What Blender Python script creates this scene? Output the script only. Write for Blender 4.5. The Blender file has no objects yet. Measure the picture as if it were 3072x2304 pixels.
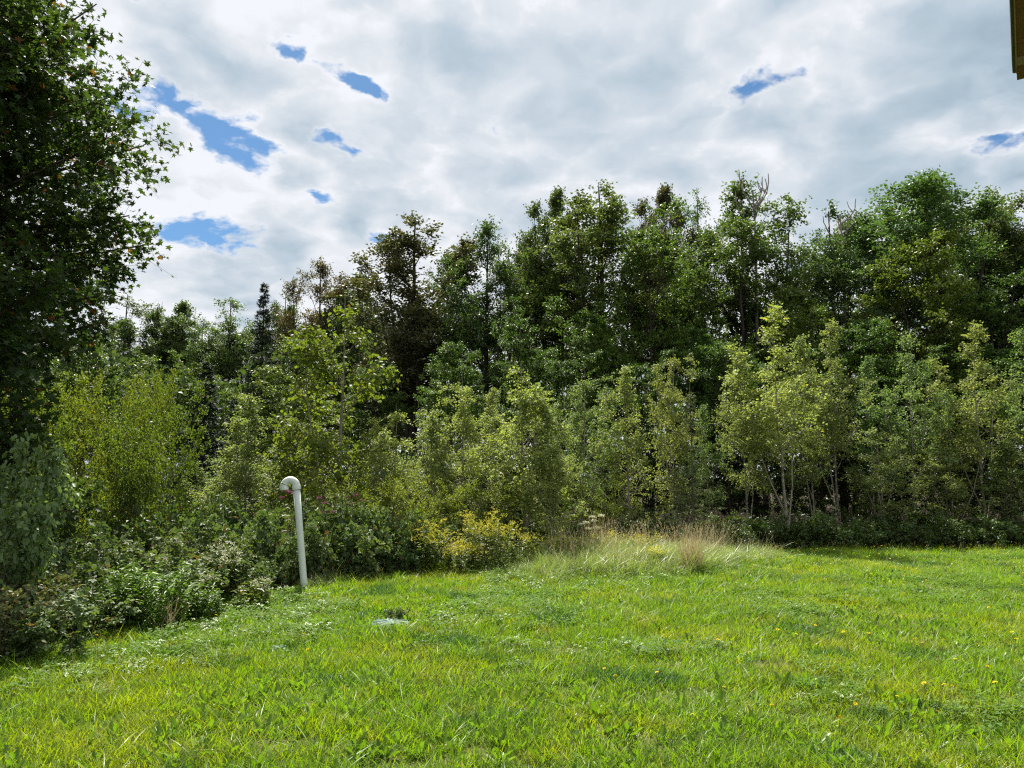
import bpy, math, random
import numpy as np
from mathutils import Vector

scene = bpy.context.scene
col = scene.collection
RAD = math.radians
random.seed(7)

# ------------------------------------------------------------------ camera
FPX = 512 / math.tan(RAD(34))
PITCH = RAD(7.13)
EYE = 1.6
cam_data = bpy.data.cameras.new('camera')
cam = bpy.data.objects.new('camera', cam_data)
col.objects.link(cam)
cam.location = (0, 0, EYE)
cam.rotation_euler = (RAD(90) + PITCH, 0, 0)
cam_data.sensor_fit = 'HORIZONTAL'
cam_data.angle = RAD(68)
cam_data.clip_start = 0.05
cam_data.clip_end = 3000
scene.camera = cam


def ray(u, v):
    cx, cz = (u - 512) / FPX, (384 - v) / FPX
    return np.array([cx, math.cos(PITCH) - cz * math.sin(PITCH), math.sin(PITCH) + cz * math.cos(PITCH)])


def at(u, v, Y):
    """world point seen at picture column u, row v, Y metres in front of the viewer"""
    r = ray(u, v)
    return np.array([0, 0, EYE]) + r * (Y / r[1])


def on_ground(u, v, z=0.0):
    r = ray(u, v)
    return np.array([0, 0, EYE]) + r * ((z - EYE) / r[2])


# ------------------------------------------------------------------ light
SUN_AZ, SUN_EL = RAD(-18), RAD(58)
S = Vector((math.sin(SUN_AZ) * math.cos(SUN_EL), math.cos(SUN_AZ) * math.cos(SUN_EL), math.sin(SUN_EL)))
sun_data = bpy.data.lights.new('sun', 'SUN')
sun_data.energy = 5.0
sun_data.angle = RAD(0.6)
sun_data.color = (1.0, 0.94, 0.84)
sun = bpy.data.objects.new('sun', sun_data)
sun.rotation_euler = S.to_track_quat('Z', 'Y').to_euler()
sun.location = (-20, 20, 30)
col.objects.link(sun)

world = bpy.data.worlds.new('World')
scene.world = world
world.use_nodes = True
wt = world.node_tree
wt.nodes.clear()


class NB:
    """small node-building helper"""
    def __init__(self, tree):
        self.t = tree

    def n(self, kind, **kw):
        nd = self.t.nodes.new(kind)
        for k, v in kw.items():
            setattr(nd, k, v)
        return nd

    def put(self, sock, v):
        if isinstance(v, bpy.types.NodeSocket):
            self.t.links.new(v, sock)
        else:
            sock.default_value = v

    def m(self, op, a, b=0.0, c=0.0, clamp=False):
        nd = self.n('ShaderNodeMath', operation=op, use_clamp=clamp)
        for i, v in enumerate((a, b, c)):
            self.put(nd.inputs[i], v)
        return nd.outputs[0]

    def vm(self, op, a, b=(0, 0, 0), out=0):
        nd = self.n('ShaderNodeVectorMath', operation=op)
        self.put(nd.inputs[0], a)
        if op == 'SCALE':
            self.put(nd.inputs['Scale'], b)
        else:
            self.put(nd.inputs[1], b)
        return nd.outputs['Value' if op in ('DOT_PRODUCT', 'LENGTH') else 'Vector']

    def noise(self, vec, scale, detail=2.0, rough=0.5, out='Fac', dist=0.0):
        nd = self.n('ShaderNodeTexNoise')
        self.put(nd.inputs['Vector'], vec)
        nd.inputs['Scale'].default_value = scale
        nd.inputs['Detail'].default_value = detail
        nd.inputs['Roughness'].default_value = rough
        nd.inputs['Distortion'].default_value = dist
        return nd.outputs[out]

    def ss(self, x, a, b, lo=0.0, hi=1.0):
        nd = self.n('ShaderNodeMapRange', interpolation_type='SMOOTHSTEP')
        self.put(nd.inputs['Value'], x)
        for k, v in (('From Min', a), ('From Max', b), ('To Min', lo), ('To Max', hi)):
            nd.inputs[k].default_value = v
        return nd.outputs['Result']

    def mix(self, f, a, b, blend='MIX'):
        nd = self.n('ShaderNodeMix', data_type='RGBA', blend_type=blend)
        self.put(nd.inputs['Factor'], f)
        for k, v in (('A', a), ('B', b)):
            s = [i for i in nd.inputs if i.name == k and i.type == 'RGBA'][0]
            self.put(s, v if isinstance(v, bpy.types.NodeSocket) else (*v, 1.0) if len(v) == 3 else v)
        return [o for o in nd.outputs if o.type == 'RGBA'][0]


SKY_STRENGTH = 0.1
HZ = 0.30                          # flattens the cloud layer towards the horizon


def cloud_xy(u, v):
    r = ray(u, v)
    r = r / np.linalg.norm(r)
    return np.array([r[0] / (r[2] + HZ), r[1] / (r[2] + HZ)])


def build_sky():
    B = NB(wt)
    sky = B.n('ShaderNodeTexSky', sky_type='NISHITA')
    sky.sun_disc = False
    sky.sun_elevation = SUN_EL
    sky.sun_rotation = SUN_AZ
    sky.altitude = 300
    sky.air_density = 1.0
    sky.dust_density = 0.6
    sky.ozone_density = 2.0
    tc = B.n('ShaderNodeTexCoord').outputs['Generated']
    d = B.vm('NORMALIZE', tc)
    sep = B.n('ShaderNodeSeparateXYZ')
    B.put(sep.inputs[0], d)
    z = B.m('MAXIMUM', sep.outputs[2], 0.0)
    zz = B.m('ADD', z, HZ)
    comb = B.n('ShaderNodeCombineXYZ')
    B.put(comb.inputs[0], B.m('DIVIDE', sep.outputs[0], zz))
    B.put(comb.inputs[1], B.m('DIVIDE', sep.outputs[1], zz))
    P = comb.outputs[0]
    warp = B.vm('SUBTRACT', B.noise(P, 3.2, 3, 0.6, 'Color'), (0.5, 0.5, 0.5))
    warp2 = B.vm('SUBTRACT', B.noise(P, 11.0, 4, 0.66, 'Color'), (0.5, 0.5, 0.5))
    Pw = B.vm('ADD', B.vm('ADD', P, B.vm('SCALE', warp, 0.10)), B.vm('SCALE', warp2, 0.035))
    Pl = B.vm('ADD', B.vm('ADD', P, B.vm('SCALE', warp, 0.16)), B.vm('SCALE', warp2, 0.10))

    def blob(vec, p0, p1, half, soft=1.0):
        """1 along the streak p0-p1 of the cloud layer, falling to 0 at its half width"""
        a, b = cloud_xy(*p0), cloud_xy(*p1)
        c, dv = (a + b) / 2, b - a
        L = np.linalg.norm(dv) / 2 + 1e-6
        mp = B.n('ShaderNodeMapping', vector_type='TEXTURE')
        B.put(mp.inputs['Vector'], vec)
        mp.inputs['Location'].default_value = (c[0], c[1], 0)
        mp.inputs['Rotation'].default_value = (0, 0, math.atan2(dv[1], dv[0]))
        mp.inputs['Scale'].default_value = (L + half, half, 1)
        return B.ss(B.vm('LENGTH', mp.outputs[0]), 0.0, 1.0 * soft, 1.0, 0.0)

    def union(lst):
        o = lst[0]
        for x in lst[1:]:
            o = B.m('MAXIMUM', o, x)
        return o

    # openings where the blue shows
    gaps = union([
        blob(Pl, (138, 62), (225, 122), 0.068), blob(Pl, (215, 112), (256, 170), 0.100),
        blob(Pl, (326, 70), (376, 100), 0.045), blob(Pl, (322, 136), (358, 158), 0.06),
        blob(Pl, (285, 180), (330, 210), 0.044), blob(Pl, (172, 228), (244, 244), 0.11),
        blob(Pl, (284, 48), (300, 60), 0.044), blob(Pl, (378, 238), (392, 246), 0.075), blob(Pl, (148, 2), (165, 8), 0.062),
        B.m('MULTIPLY', union([blob(Pl, (735, 104), (800, 82), 0.075), blob(Pl, (130, 112), (165, 122), 0.086), blob(Pl, (960, 150), (1020, 140), 0.06)]), 0.80)])
    def billow(vec, sc, off):
        n = B.noise(B.vm('ADD', vec, off), sc, 0.0, 0.5)
        return B.m('ABSOLUTE', B.m('SUBTRACT', B.m('MULTIPLY', n, 2.0), 1.0))
    # cottony heads: rounded bulges with creases between them, three sizes
    b1, b2, b3 = billow(Pw, 3.6, (0, 0, 0)), billow(Pw, 7.4, (3.1, 1.7, 0)), billow(Pw, 15.0, (7.3, 4.1, 0))
    bil = B.m('ADD', B.m('MULTIPLY', b1, 0.55), B.m('ADD', B.m('MULTIPLY', b2, 0.42), B.m('MULTIPLY', b3, 0.26)))
    fine = B.noise(Pw, 26.0, 3, 0.6)
    gapf = B.m('SUBTRACT', B.m('SUBTRACT', B.m('MULTIPLY', gaps, 1.00), 0.50), B.m('MULTIPLY', B.m('SUBTRACT', bil, 0.36), 1.5))
    gapf = B.m('ADD', gapf, B.m('MULTIPLY', B.m('SUBTRACT', fine, 0.5), 1.3))
    # a broken layer elsewhere too: random small rifts
    rift = B.noise(Pw, 2.4, 1, 0.6)
    gapf = B.m('MAXIMUM', gapf, B.m('SUBTRACT', B.m('MULTIPLY', B.m('SUBTRACT', 0.36, rift), 5.0), B.m('MULTIPLY', bil, 0.8)))
    gap = B.ss(gapf, 0.10, 0.62)
    rim = B.ss(gapf, -0.15, 0.25)

    # thick grey bellies
    grey = union([
        blob(Pl, (520, 95), (690, 75), 0.42, 1.15), blob(Pl, (540, 130), (690, 145), 0.34, 1.1),
        blob(Pl, (215, 70), (320, 108), 0.13), blob(Pl, (405, 60), (470, 50), 0.14),
        blob(Pl, (420, 105), (450, 120), 0.17), blob(Pl, (470, 160), (505, 185), 0.22),
        blob(Pl, (180, 275), (330, 262), 0.26), blob(Pl, (850, 130), (930, 95), 0.18),
        blob(Pl, (900, 40), (1000, 20), 0.2), blob(Pl, (820, 185), (900, 190), 0.3),
        blob(Pl, (360, 195), (420, 200), 0.2), blob(Pl, (310, 20), (400, 10), 0.08)])
    low = B.noise(Pw, 1.9, 3, 0.55)
    thick = B.m('MULTIPLY', B.m('SUBTRACT', low, 0.44), 1.9, clamp=True)
    amp = B.m('SUBTRACT', 1.0, B.m('MULTIPLY', grey, 0.55))
    glow = B.m('POWER', B.m('MAXIMUM', B.vm('DOT_PRODUCT', d, tuple(S)), 0.0), 3.0)
    # seen from below: thin creases glow, thick middles are grey
    bright = B.m('SUBTRACT', 0.895, B.m('ADD', B.m('MULTIPLY', thick, 0.10), B.m('MULTIPLY', grey, 0.26)))
    tex = B.m('MULTIPLY', B.m('SUBTRACT', 0.30, B.m('ADD', B.m('MULTIPLY', b1, 0.75), B.m('MULTIPLY', b2, 0.50))), 0.90)
    tex = B.m('ADD', tex, B.m('MULTIPLY', B.m('SUBTRACT', b3, 0.3), 0.14))
    tex = B.m('ADD', tex, B.m('MULTIPLY', B.m('SUBTRACT', fine, 0.5), 0.26))
    bright = B.m('ADD', bright, B.m('MULTIPLY', tex, amp))
    bright = B.m('ADD', bright, B.m('MULTIPLY', rim, 0.06))
    bright = B.m('ADD', bright, B.m('MULTIPLY', glow, 0.14))
    bright = B.m('MINIMUM', B.m('MAXIMUM', bright, 0.5), 1.0)
    tintf = B.ss(bright, 0.5, 0.98)
    tint = B.mix(tintf, (0.74, 0.95, 1.13), (0.955, 0.985, 1.04))
    ccol = B.vm('SCALE', tint, B.m('MULTIPLY', bright, 0.412 / SKY_STRENGTH))
    blue = B.vm('MULTIPLY', sky.outputs[0], (0.29, 0.42, 0.49))
    out = B.mix(gap, ccol, blue)
    bg = B.n('ShaderNodeBackground')
    B.put(bg.inputs['Color'], out)
    bg.inputs['Strength'].default_value = SKY_STRENGTH
    wo = B.n('ShaderNodeOutputWorld')
    wt.links.new(bg.outputs[0], wo.inputs['Surface'])


build_sky()
world.cycles.sampling_method = 'NONE'
vs = scene.view_settings
vs.view_transform = 'Standard'
vs.look = 'None'
vs.exposure = 1.2
vs.gamma = 1.0
vs.use_curve_mapping = False
cy = scene.cycles
cy.max_bounces = 8
cy.diffuse_bounces = 5
cy.glossy_bounces = 2
cy.transmission_bounces = 4
cy.transparent_max_bounces = 4
cy.caustics_reflective = False
cy.caustics_refractive = False
cy.use_denoising = False
cy.filter_width = 1.2

# ------------------------------------------------------------------ materials


def base_mat(name):
    m = bpy.data.materials.new(name)
    m.use_nodes = True
    m.node_tree.nodes.clear()
    return m, NB(m.node_tree)


def leaf_mat(name, c0, c1, c2=None, under=None, trans=0.4, tcol=(1.25, 1.3, 0.45), rough=0.45, spec=0.35, patch=None):
    """c0..c1 over the per-leaf tint, c2 for the rare odd leaf; light shines through"""
    m, B = base_mat(name)
    tn = B.n('ShaderNodeAttribute', attribute_name='tint').outputs['Fac']
    c = B.mix(tn, c0, c1)
    if c2 is not None:
        c = B.mix(B.ss(tn, 0.93, 0.97), c, c2)
    if patch is not None:
        geo = B.n('ShaderNodeNewGeometry').outputs['Position']
        for sc, a, b, pc in patch:
            c = B.mix(B.ss(B.noise(geo, sc, 3, 0.6), a, b), c, pc)
    oi = B.n('ShaderNodeObjectInfo')
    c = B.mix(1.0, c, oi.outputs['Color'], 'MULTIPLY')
    rv = B.m('ADD', 0.85, B.m('MULTIPLY', oi.outputs['Random'], 0.3))
    c = B.vm('SCALE', c, rv)
    front = c
    if under is not None:
        bf = B.n('ShaderNodeNewGeometry').outputs['Backfacing']
        front = B.mix(bf, c, under)
    p = B.n('ShaderNodeBsdfPrincipled')
    B.put(p.inputs['Base Color'], front)
    p.inputs['Roughness'].default_value = rough
    p.inputs['Specular IOR Level'].default_value = spec
    t = B.n('ShaderNodeBsdfTranslucent')
    B.put(t.inputs['Color'], B.vm('MULTIPLY', c, tcol))
    mx = B.n('ShaderNodeMixShader')
    mx.inputs[0].default_value = trans
    o = B.n('ShaderNodeOutputMaterial')
    B.t.links.new(p.outputs[0], mx.inputs[1])
    B.t.links.new(t.outputs[0], mx.inputs[2])
    B.t.links.new(mx.outputs[0], o.inputs['Surface'])
    return m


def solid_mat(name, c0, c1, scale=8.0, rough=0.8, spec=0.3, bump=0.0, stretch=(1, 1, 1), detail=5, lo=0.35, hi=0.65, coord='Object', extra=None):
    m, B = base_mat(name)
    tc = B.n('ShaderNodeTexCoord').outputs[coord]
    v = B.vm('MULTIPLY', tc, stretch)
    f = B.noise(v, scale, detail, 0.6)
    c = B.mix(B.ss(f, lo, hi), c0, c1)
    if extra is not None:
        sc, a, b, ec = extra
        c = B.mix(B.ss(B.noise(v, sc, 4, 0.65), a, b), c, ec)
    p = B.n('ShaderNodeBsdfPrincipled')
    B.put(p.inputs['Base Color'], c)
    p.inputs['Roughness'].default_value = rough
    p.inputs['Specular IOR Level'].default_value = spec
    if bump:
        b = B.n('ShaderNodeBump')
        b.inputs['Strength'].default_value = bump
        b.inputs['Distance'].default_value = 0.02
        B.put(b.inputs['Height'], f)
        B.t.links.new(b.outputs[0], p.inputs['Normal'])
    o = B.n('ShaderNodeOutputMaterial')
    B.t.links.new(p.outputs[0], o.inputs['Surface'])
    return m


M = {}
M['maple'] = leaf_mat('maple_leaf', (0.032, 0.066, 0.022), (0.066, 0.106, 0.028), (0.17, 0.085, 0.03), trans=0.44, spec=0.2, rough=0.5)
M['forest'] = leaf_mat('forest_leaf', (0.070, 0.108, 0.044), (0.130, 0.168, 0.060), (0.16, 0.12, 0.04), trans=0.38, spec=0.2, tcol=(1.1, 1.25, 0.5))
M['bronze'] = leaf_mat('bronze_leaf', (0.074, 0.084, 0.046), (0.115, 0.118, 0.060), (0.18, 0.10, 0.04), trans=0.34, spec=0.2)
M['layer'] = leaf_mat('layered_leaf', (0.085, 0.138, 0.036), (0.160, 0.205, 0.044), (0.22, 0.17, 0.03), trans=0.40, spec=0.2, tcol=(1.1, 1.25, 0.5))
M['birch'] = leaf_mat('birch_leaf', (0.150, 0.190, 0.070), (0.260, 0.295, 0.125), (0.34, 0.30, 0.07), trans=0.50, spec=0.3, rough=0.5, tcol=(1.2, 1.28, 0.6))
M['willow'] = leaf_mat('willow_leaf', (0.100, 0.135, 0.026), (0.180, 0.210, 0.040), (0.28, 0.22, 0.04), trans=0.50, rough=0.5, spec=0.25)
M['spruce'] = leaf_mat('spruce_needle', (0.016, 0.032, 0.018), (0.034, 0.058, 0.030), trans=0.10, rough=0.6)
M['tamarack'] = leaf_mat('tamarack_needle', (0.085, 0.120, 0.045), (0.125, 0.155, 0.055), trans=0.25, rough=0.6)
M['bramble'] = leaf_mat('bramble_leaf', (0.060, 0.108, 0.036), (0.125, 0.180, 0.060), (0.16, 0.09, 0.05), under=(0.17, 0.23, 0.13), trans=0.38, rough=0.5, spec=0.2)
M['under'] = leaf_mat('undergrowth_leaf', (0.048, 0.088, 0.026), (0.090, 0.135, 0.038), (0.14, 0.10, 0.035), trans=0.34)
M['ash'] = leaf_mat('ash_leaf', (0.075, 0.125, 0.055), (0.13, 0.18, 0.085), trans=0.36, rough=0.5, spec=0.25)
M['goldleaf'] = leaf_mat('goldenrod_leaf', (0.075, 0.115, 0.025), (0.120, 0.155, 0.035), (0.22, 0.17, 0.05), trans=0.4)
M['gold'] = leaf_mat('goldenrod_flower', (0.46, 0.45, 0.05), (0.60, 0.59, 0.10), (0.48, 0.36, 0.06), trans=0.3, tcol=(1.1, 1.0, 0.6), rough=0.8, spec=0.1)
M['cream'] = leaf_mat('cream_flower', (0.50, 0.52, 0.36), (0.68, 0.68, 0.54), trans=0.3, tcol=(1, 1, 0.8), rough=0.8, spec=0.1)
M['mauve'] = leaf_mat('mauve_flower', (0.15, 0.055, 0.09), (0.22, 0.09, 0.11), trans=0.3, tcol=(1, 1, 1), rough=0.8, spec=0.1)
M['yellowfl'] = leaf_mat('yellow_petal', (0.74, 0.56, 0.015), (0.80, 0.66, 0.02), trans=0.3, tcol=(1, 1, 0.7), rough=0.6, spec=0.2)
GP = [(0.55, 0.48, 0.62, (0.225, 0.285, 0.018)), (1.7, 0.56, 0.68, (0.23, 0.27, 0.035)), (0.9, 0.53, 0.64, (0.066, 0.145, 0.032))]
M['grass'] = leaf_mat('grass_blade', (0.115, 0.220, 0.016), (0.200, 0.305, 0.024), (0.34, 0.30, 0.12), trans=0.48, tcol=(1.35, 1.40, 0.25), rough=0.42, spec=0.28, patch=GP)
M['longgrass'] = leaf_mat('long_grass_blade', (0.150, 0.225, 0.050), (0.260, 0.325, 0.100), (0.42, 0.38, 0.20), trans=0.42, tcol=(1.2, 1.25, 0.6), rough=0.36, spec=0.5)
M['straw'] = leaf_mat('straw_stalk', (0.40, 0.33, 0.19), (0.58, 0.50, 0.32), trans=0.3, tcol=(1.1, 1.0, 0.8), rough=0.6)
M['stalk'] = leaf_mat('seed_stalk', (0.15, 0.15, 0.05), (0.22, 0.19, 0.08), trans=0.3, tcol=(1.1, 1.05, 0.6), rough=0.6)
M['weed'] = leaf_mat('lawn_weed_leaf', (0.100, 0.185, 0.020), (0.165, 0.260, 0.028), trans=0.46, tcol=(1.2, 1.35, 0.35), rough=0.4, spec=0.4)
M['clover'] = leaf_mat('clover_leaf', (0.080, 0.175, 0.022), (0.150, 0.250, 0.032), trans=0.44, rough=0.6, spec=0.2)
M['bark'] = solid_mat('grey_brown_bark', (0.055, 0.045, 0.036), (0.135, 0.115, 0.095), 9, 0.9, 0.15, 0.6, (1, 1, 0.22))
M['darkbark'] = solid_mat('dark_bark', (0.028, 0.022, 0.018), (0.070, 0.056, 0.045), 9, 0.9, 0.15, 0.6, (1, 1, 0.25))
M['birchbark'] = solid_mat('pale_birch_bark', (0.15, 0.13, 0.10), (0.30, 0.27, 0.21), 7, 0.75, 0.25, 0.3, (1, 1, 2.5), extra=(14, 0.60, 0.68, (0.06, 0.05, 0.04)))
M['deadwood'] = solid_mat('bleached_dead_wood', (0.20, 0.17, 0.14), (0.32, 0.28, 0.24), 9, 0.85, 0.2, 0.4, (1, 1, 0.2))
M['cane'] = solid_mat('bramble_cane', (0.10, 0.07, 0.04), (0.17, 0.12, 0.07), 15, 0.8)
M['greenstem'] = solid_mat('green_stem', (0.09, 0.12, 0.03), (0.15, 0.14, 0.05), 12, 0.7)

# ------------------------------------------------------------------ mesh helpers


def np_mesh(name, verts, faces, tint=None, mat=None, smooth=False):
    """verts (N,3); faces: list of (M,k) index arrays; tint: list of (M,) arrays"""
    me = bpy.data.meshes.new(name)
    verts = np.ascontiguousarray(verts, dtype=np.float32)
    faces = [np.asarray(f, dtype=np.int32) for f in faces if len(f)]
    me.vertices.add(len(verts))
    me.vertices.foreach_set('co', verts.ravel())
    tot = np.concatenate([np.full(len(f), f.shape[1], dtype=np.int32) for f in faces])
    start = np.concatenate([[0], np.cumsum(tot)[:-1]]).astype(np.int32)
    li = np.concatenate([f.ravel() for f in faces]).astype(np.int32)
    me.loops.add(len(li))
    me.loops.foreach_set('vertex_index', li)
    me.polygons.add(len(tot))
    me.polygons.foreach_set('loop_start', start)
    me.update(calc_edges=True)
    if tint is not None:
        a = me.attributes.new('tint', 'FLOAT', 'FACE')
        a.data.foreach_set('value', np.concatenate(tint).astype(np.float32))
    if smooth:
        me.polygons.foreach_set('use_smooth', np.ones(len(tot), dtype=bool))
    if mat is not None:
        me.materials.append(mat)
    return me


def norm(a):
    return a / (np.linalg.norm(a, axis=-1, keepdims=True) + 1e-9)


def tubes(P, Rr, K=5):
    """P (N,S,3) centre lines, Rr (N,S) radii -> verts, quads"""
    N, Sg, _ = P.shape
    T = norm(np.gradient(P, axis=1))
    ref = np.where(np.abs(T[..., 2:3]) > 0.9, np.array([1.0, 0, 0]), np.array([0, 0, 1.0]))
    U = norm(np.cross(T, ref))
    V = np.cross(T, U)
    a = np.arange(K) * 2 * np.pi / K
    ring = P[:, :, None, :] + Rr[:, :, None, None] * (U[:, :, None, :] * np.cos(a)[None, None, :, None] + V[:, :, None, :] * np.sin(a)[None, None, :, None])
    idx = np.arange(N * Sg * K).reshape(N, Sg, K)
    q = np.stack([idx[:, :-1, :], np.roll(idx, -1, 2)[:, :-1, :], np.roll(idx, -1, 2)[:, 1:, :], idx[:, 1:, :]], -1).reshape(-1, 4)
    return ring.reshape(-1, 3), q


# leaf outlines in (across, along, out of the blade)
T_DIAMOND = (np.array([[0, 0, 0], [-.42, .42, .10], [0, 1, -.06], [.42, .42, .10]]), [[0, 2, 1], [0, 3, 2]])
T_LEAF = (np.array([[0, 0, 0], [-.36, .26, .10], [-.30, .62, .08], [0, 1, -.08], [.30, .62, .08], [.36, .26, .10]]), [[0, 3, 2, 1], [0, 5, 4, 3]])
T_LANCE = (np.array([[0, 0, 0], [-.15, .3, .04], [-.12, .65, .0], [0, 1, -.12], [.12, .65, .0], [.15, .3, .04]]), [[0, 3, 2, 1], [0, 5, 4, 3]])
T_NEEDLE = (np.array([[-.10, 0, 0], [.10, 0, 0], [.05, 1, -.05], [-.05, 1, -.05]]), [[0, 1, 2, 3]])
_mh = [[0, 0, 0], [.50, .04, .06], [.27, .24, .04], [.68, .52, .10], [.22, .54, .03], [0, 1, -.10]]
T_MAPLE = (np.array(_mh + [[-x, y, zz] for x, y, zz in _mh[1:-1]]), [[0, 1, 2, 3, 4, 5], [0, 5, 9, 8, 7, 6]])


def _trefoil():
    vs, fs = [], []
    b = T_LEAF[0]
    for k, (ang, sc, y0) in enumerate(((0, 0.62, .38), (68, 0.55, .30), (-68, 0.55, .30))):
        a = RAD(ang)
        for x, y, zz in b:
            x, y = x * sc * 1.15, y * sc
            vs.append([x * math.cos(a) + y * math.sin(a), y0 - x * math.sin(a) + y * math.cos(a), zz * sc])
        fs += [[i + 6 * k for i in f] for f in T_LEAF[1]]
    return np.array(vs), fs


T_TREFOIL = _trefoil()


def leaves(pos, dirs, nrm, size, tint, tmpl):
    """one copy of the outline for each leaf"""
    tv, tf = tmpl
    D = norm(dirs)
    X = norm(np.cross(D, nrm))
    Nn = np.cross(X, D)
    n, k = len(pos), len(tv)
    v = pos[:, None, :] + size[:, None, None] * (tv[None, :, 0:1] * X[:, None, :] + tv[None, :, 1:2] * D[:, None, :] + tv[None, :, 2:3] * Nn[:, None, :])
    off = (np.arange(n) * k)[:, None, None]
    by = {}
    for f in tf:
        by.setdefault(len(f), []).append(f)
    faces, tints = [], []
    for fl in by.values():
        fa = np.array(fl)[None] + off
        faces.append(fa.reshape(-1, fa.shape[2]))
        tints.append(np.repeat(tint, len(fl)))
    return v.reshape(-1, 3), faces, tints


class Curves:
    """a bundle of curved branches: P(s) = p + d*L*s + c*L*s^2"""
    def __init__(self, p, d, L, c, r, tint):
        self.p, self.d, self.L, self.c, self.r, self.tint = p, d, L, c, r, tint

    def pt(self, i, s):
        L = self.L[i][:, None]
        return self.p[i] + self.d[i] * L * s[:, None] + self.c[i] * L * (s ** 2)[:, None]

    def tan(self, i, s):
        return norm(self.d[i] + 2 * self.c[i] * s[:, None])

    def tube(self, segs, K, r1=0.25, wob=0.0, rng=None):
        n = len(self.L)
        s = np.linspace(0, 1, segs + 1)
        P = self.p[:, None] + self.d[:, None] * (self.L[:, None] * s)[..., None] + self.c[:, None] * (self.L[:, None] * s ** 2)[..., None]
        if wob:
            w = rng.normal(0, 1, P.shape) * wob
            w[:, 0] = 0
            P = P + w
        Rr = self.r[:, None] * (1 - (1 - r1) * s)[None]
        return tubes(P, Rr, K)


def rand_perp(rng, t):
    r = rng.normal(0, 1, t.shape)
    return norm(r - (r * t).sum(-1, keepdims=True) * t)


UP = np.array([0, 0, 1.0])


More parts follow.
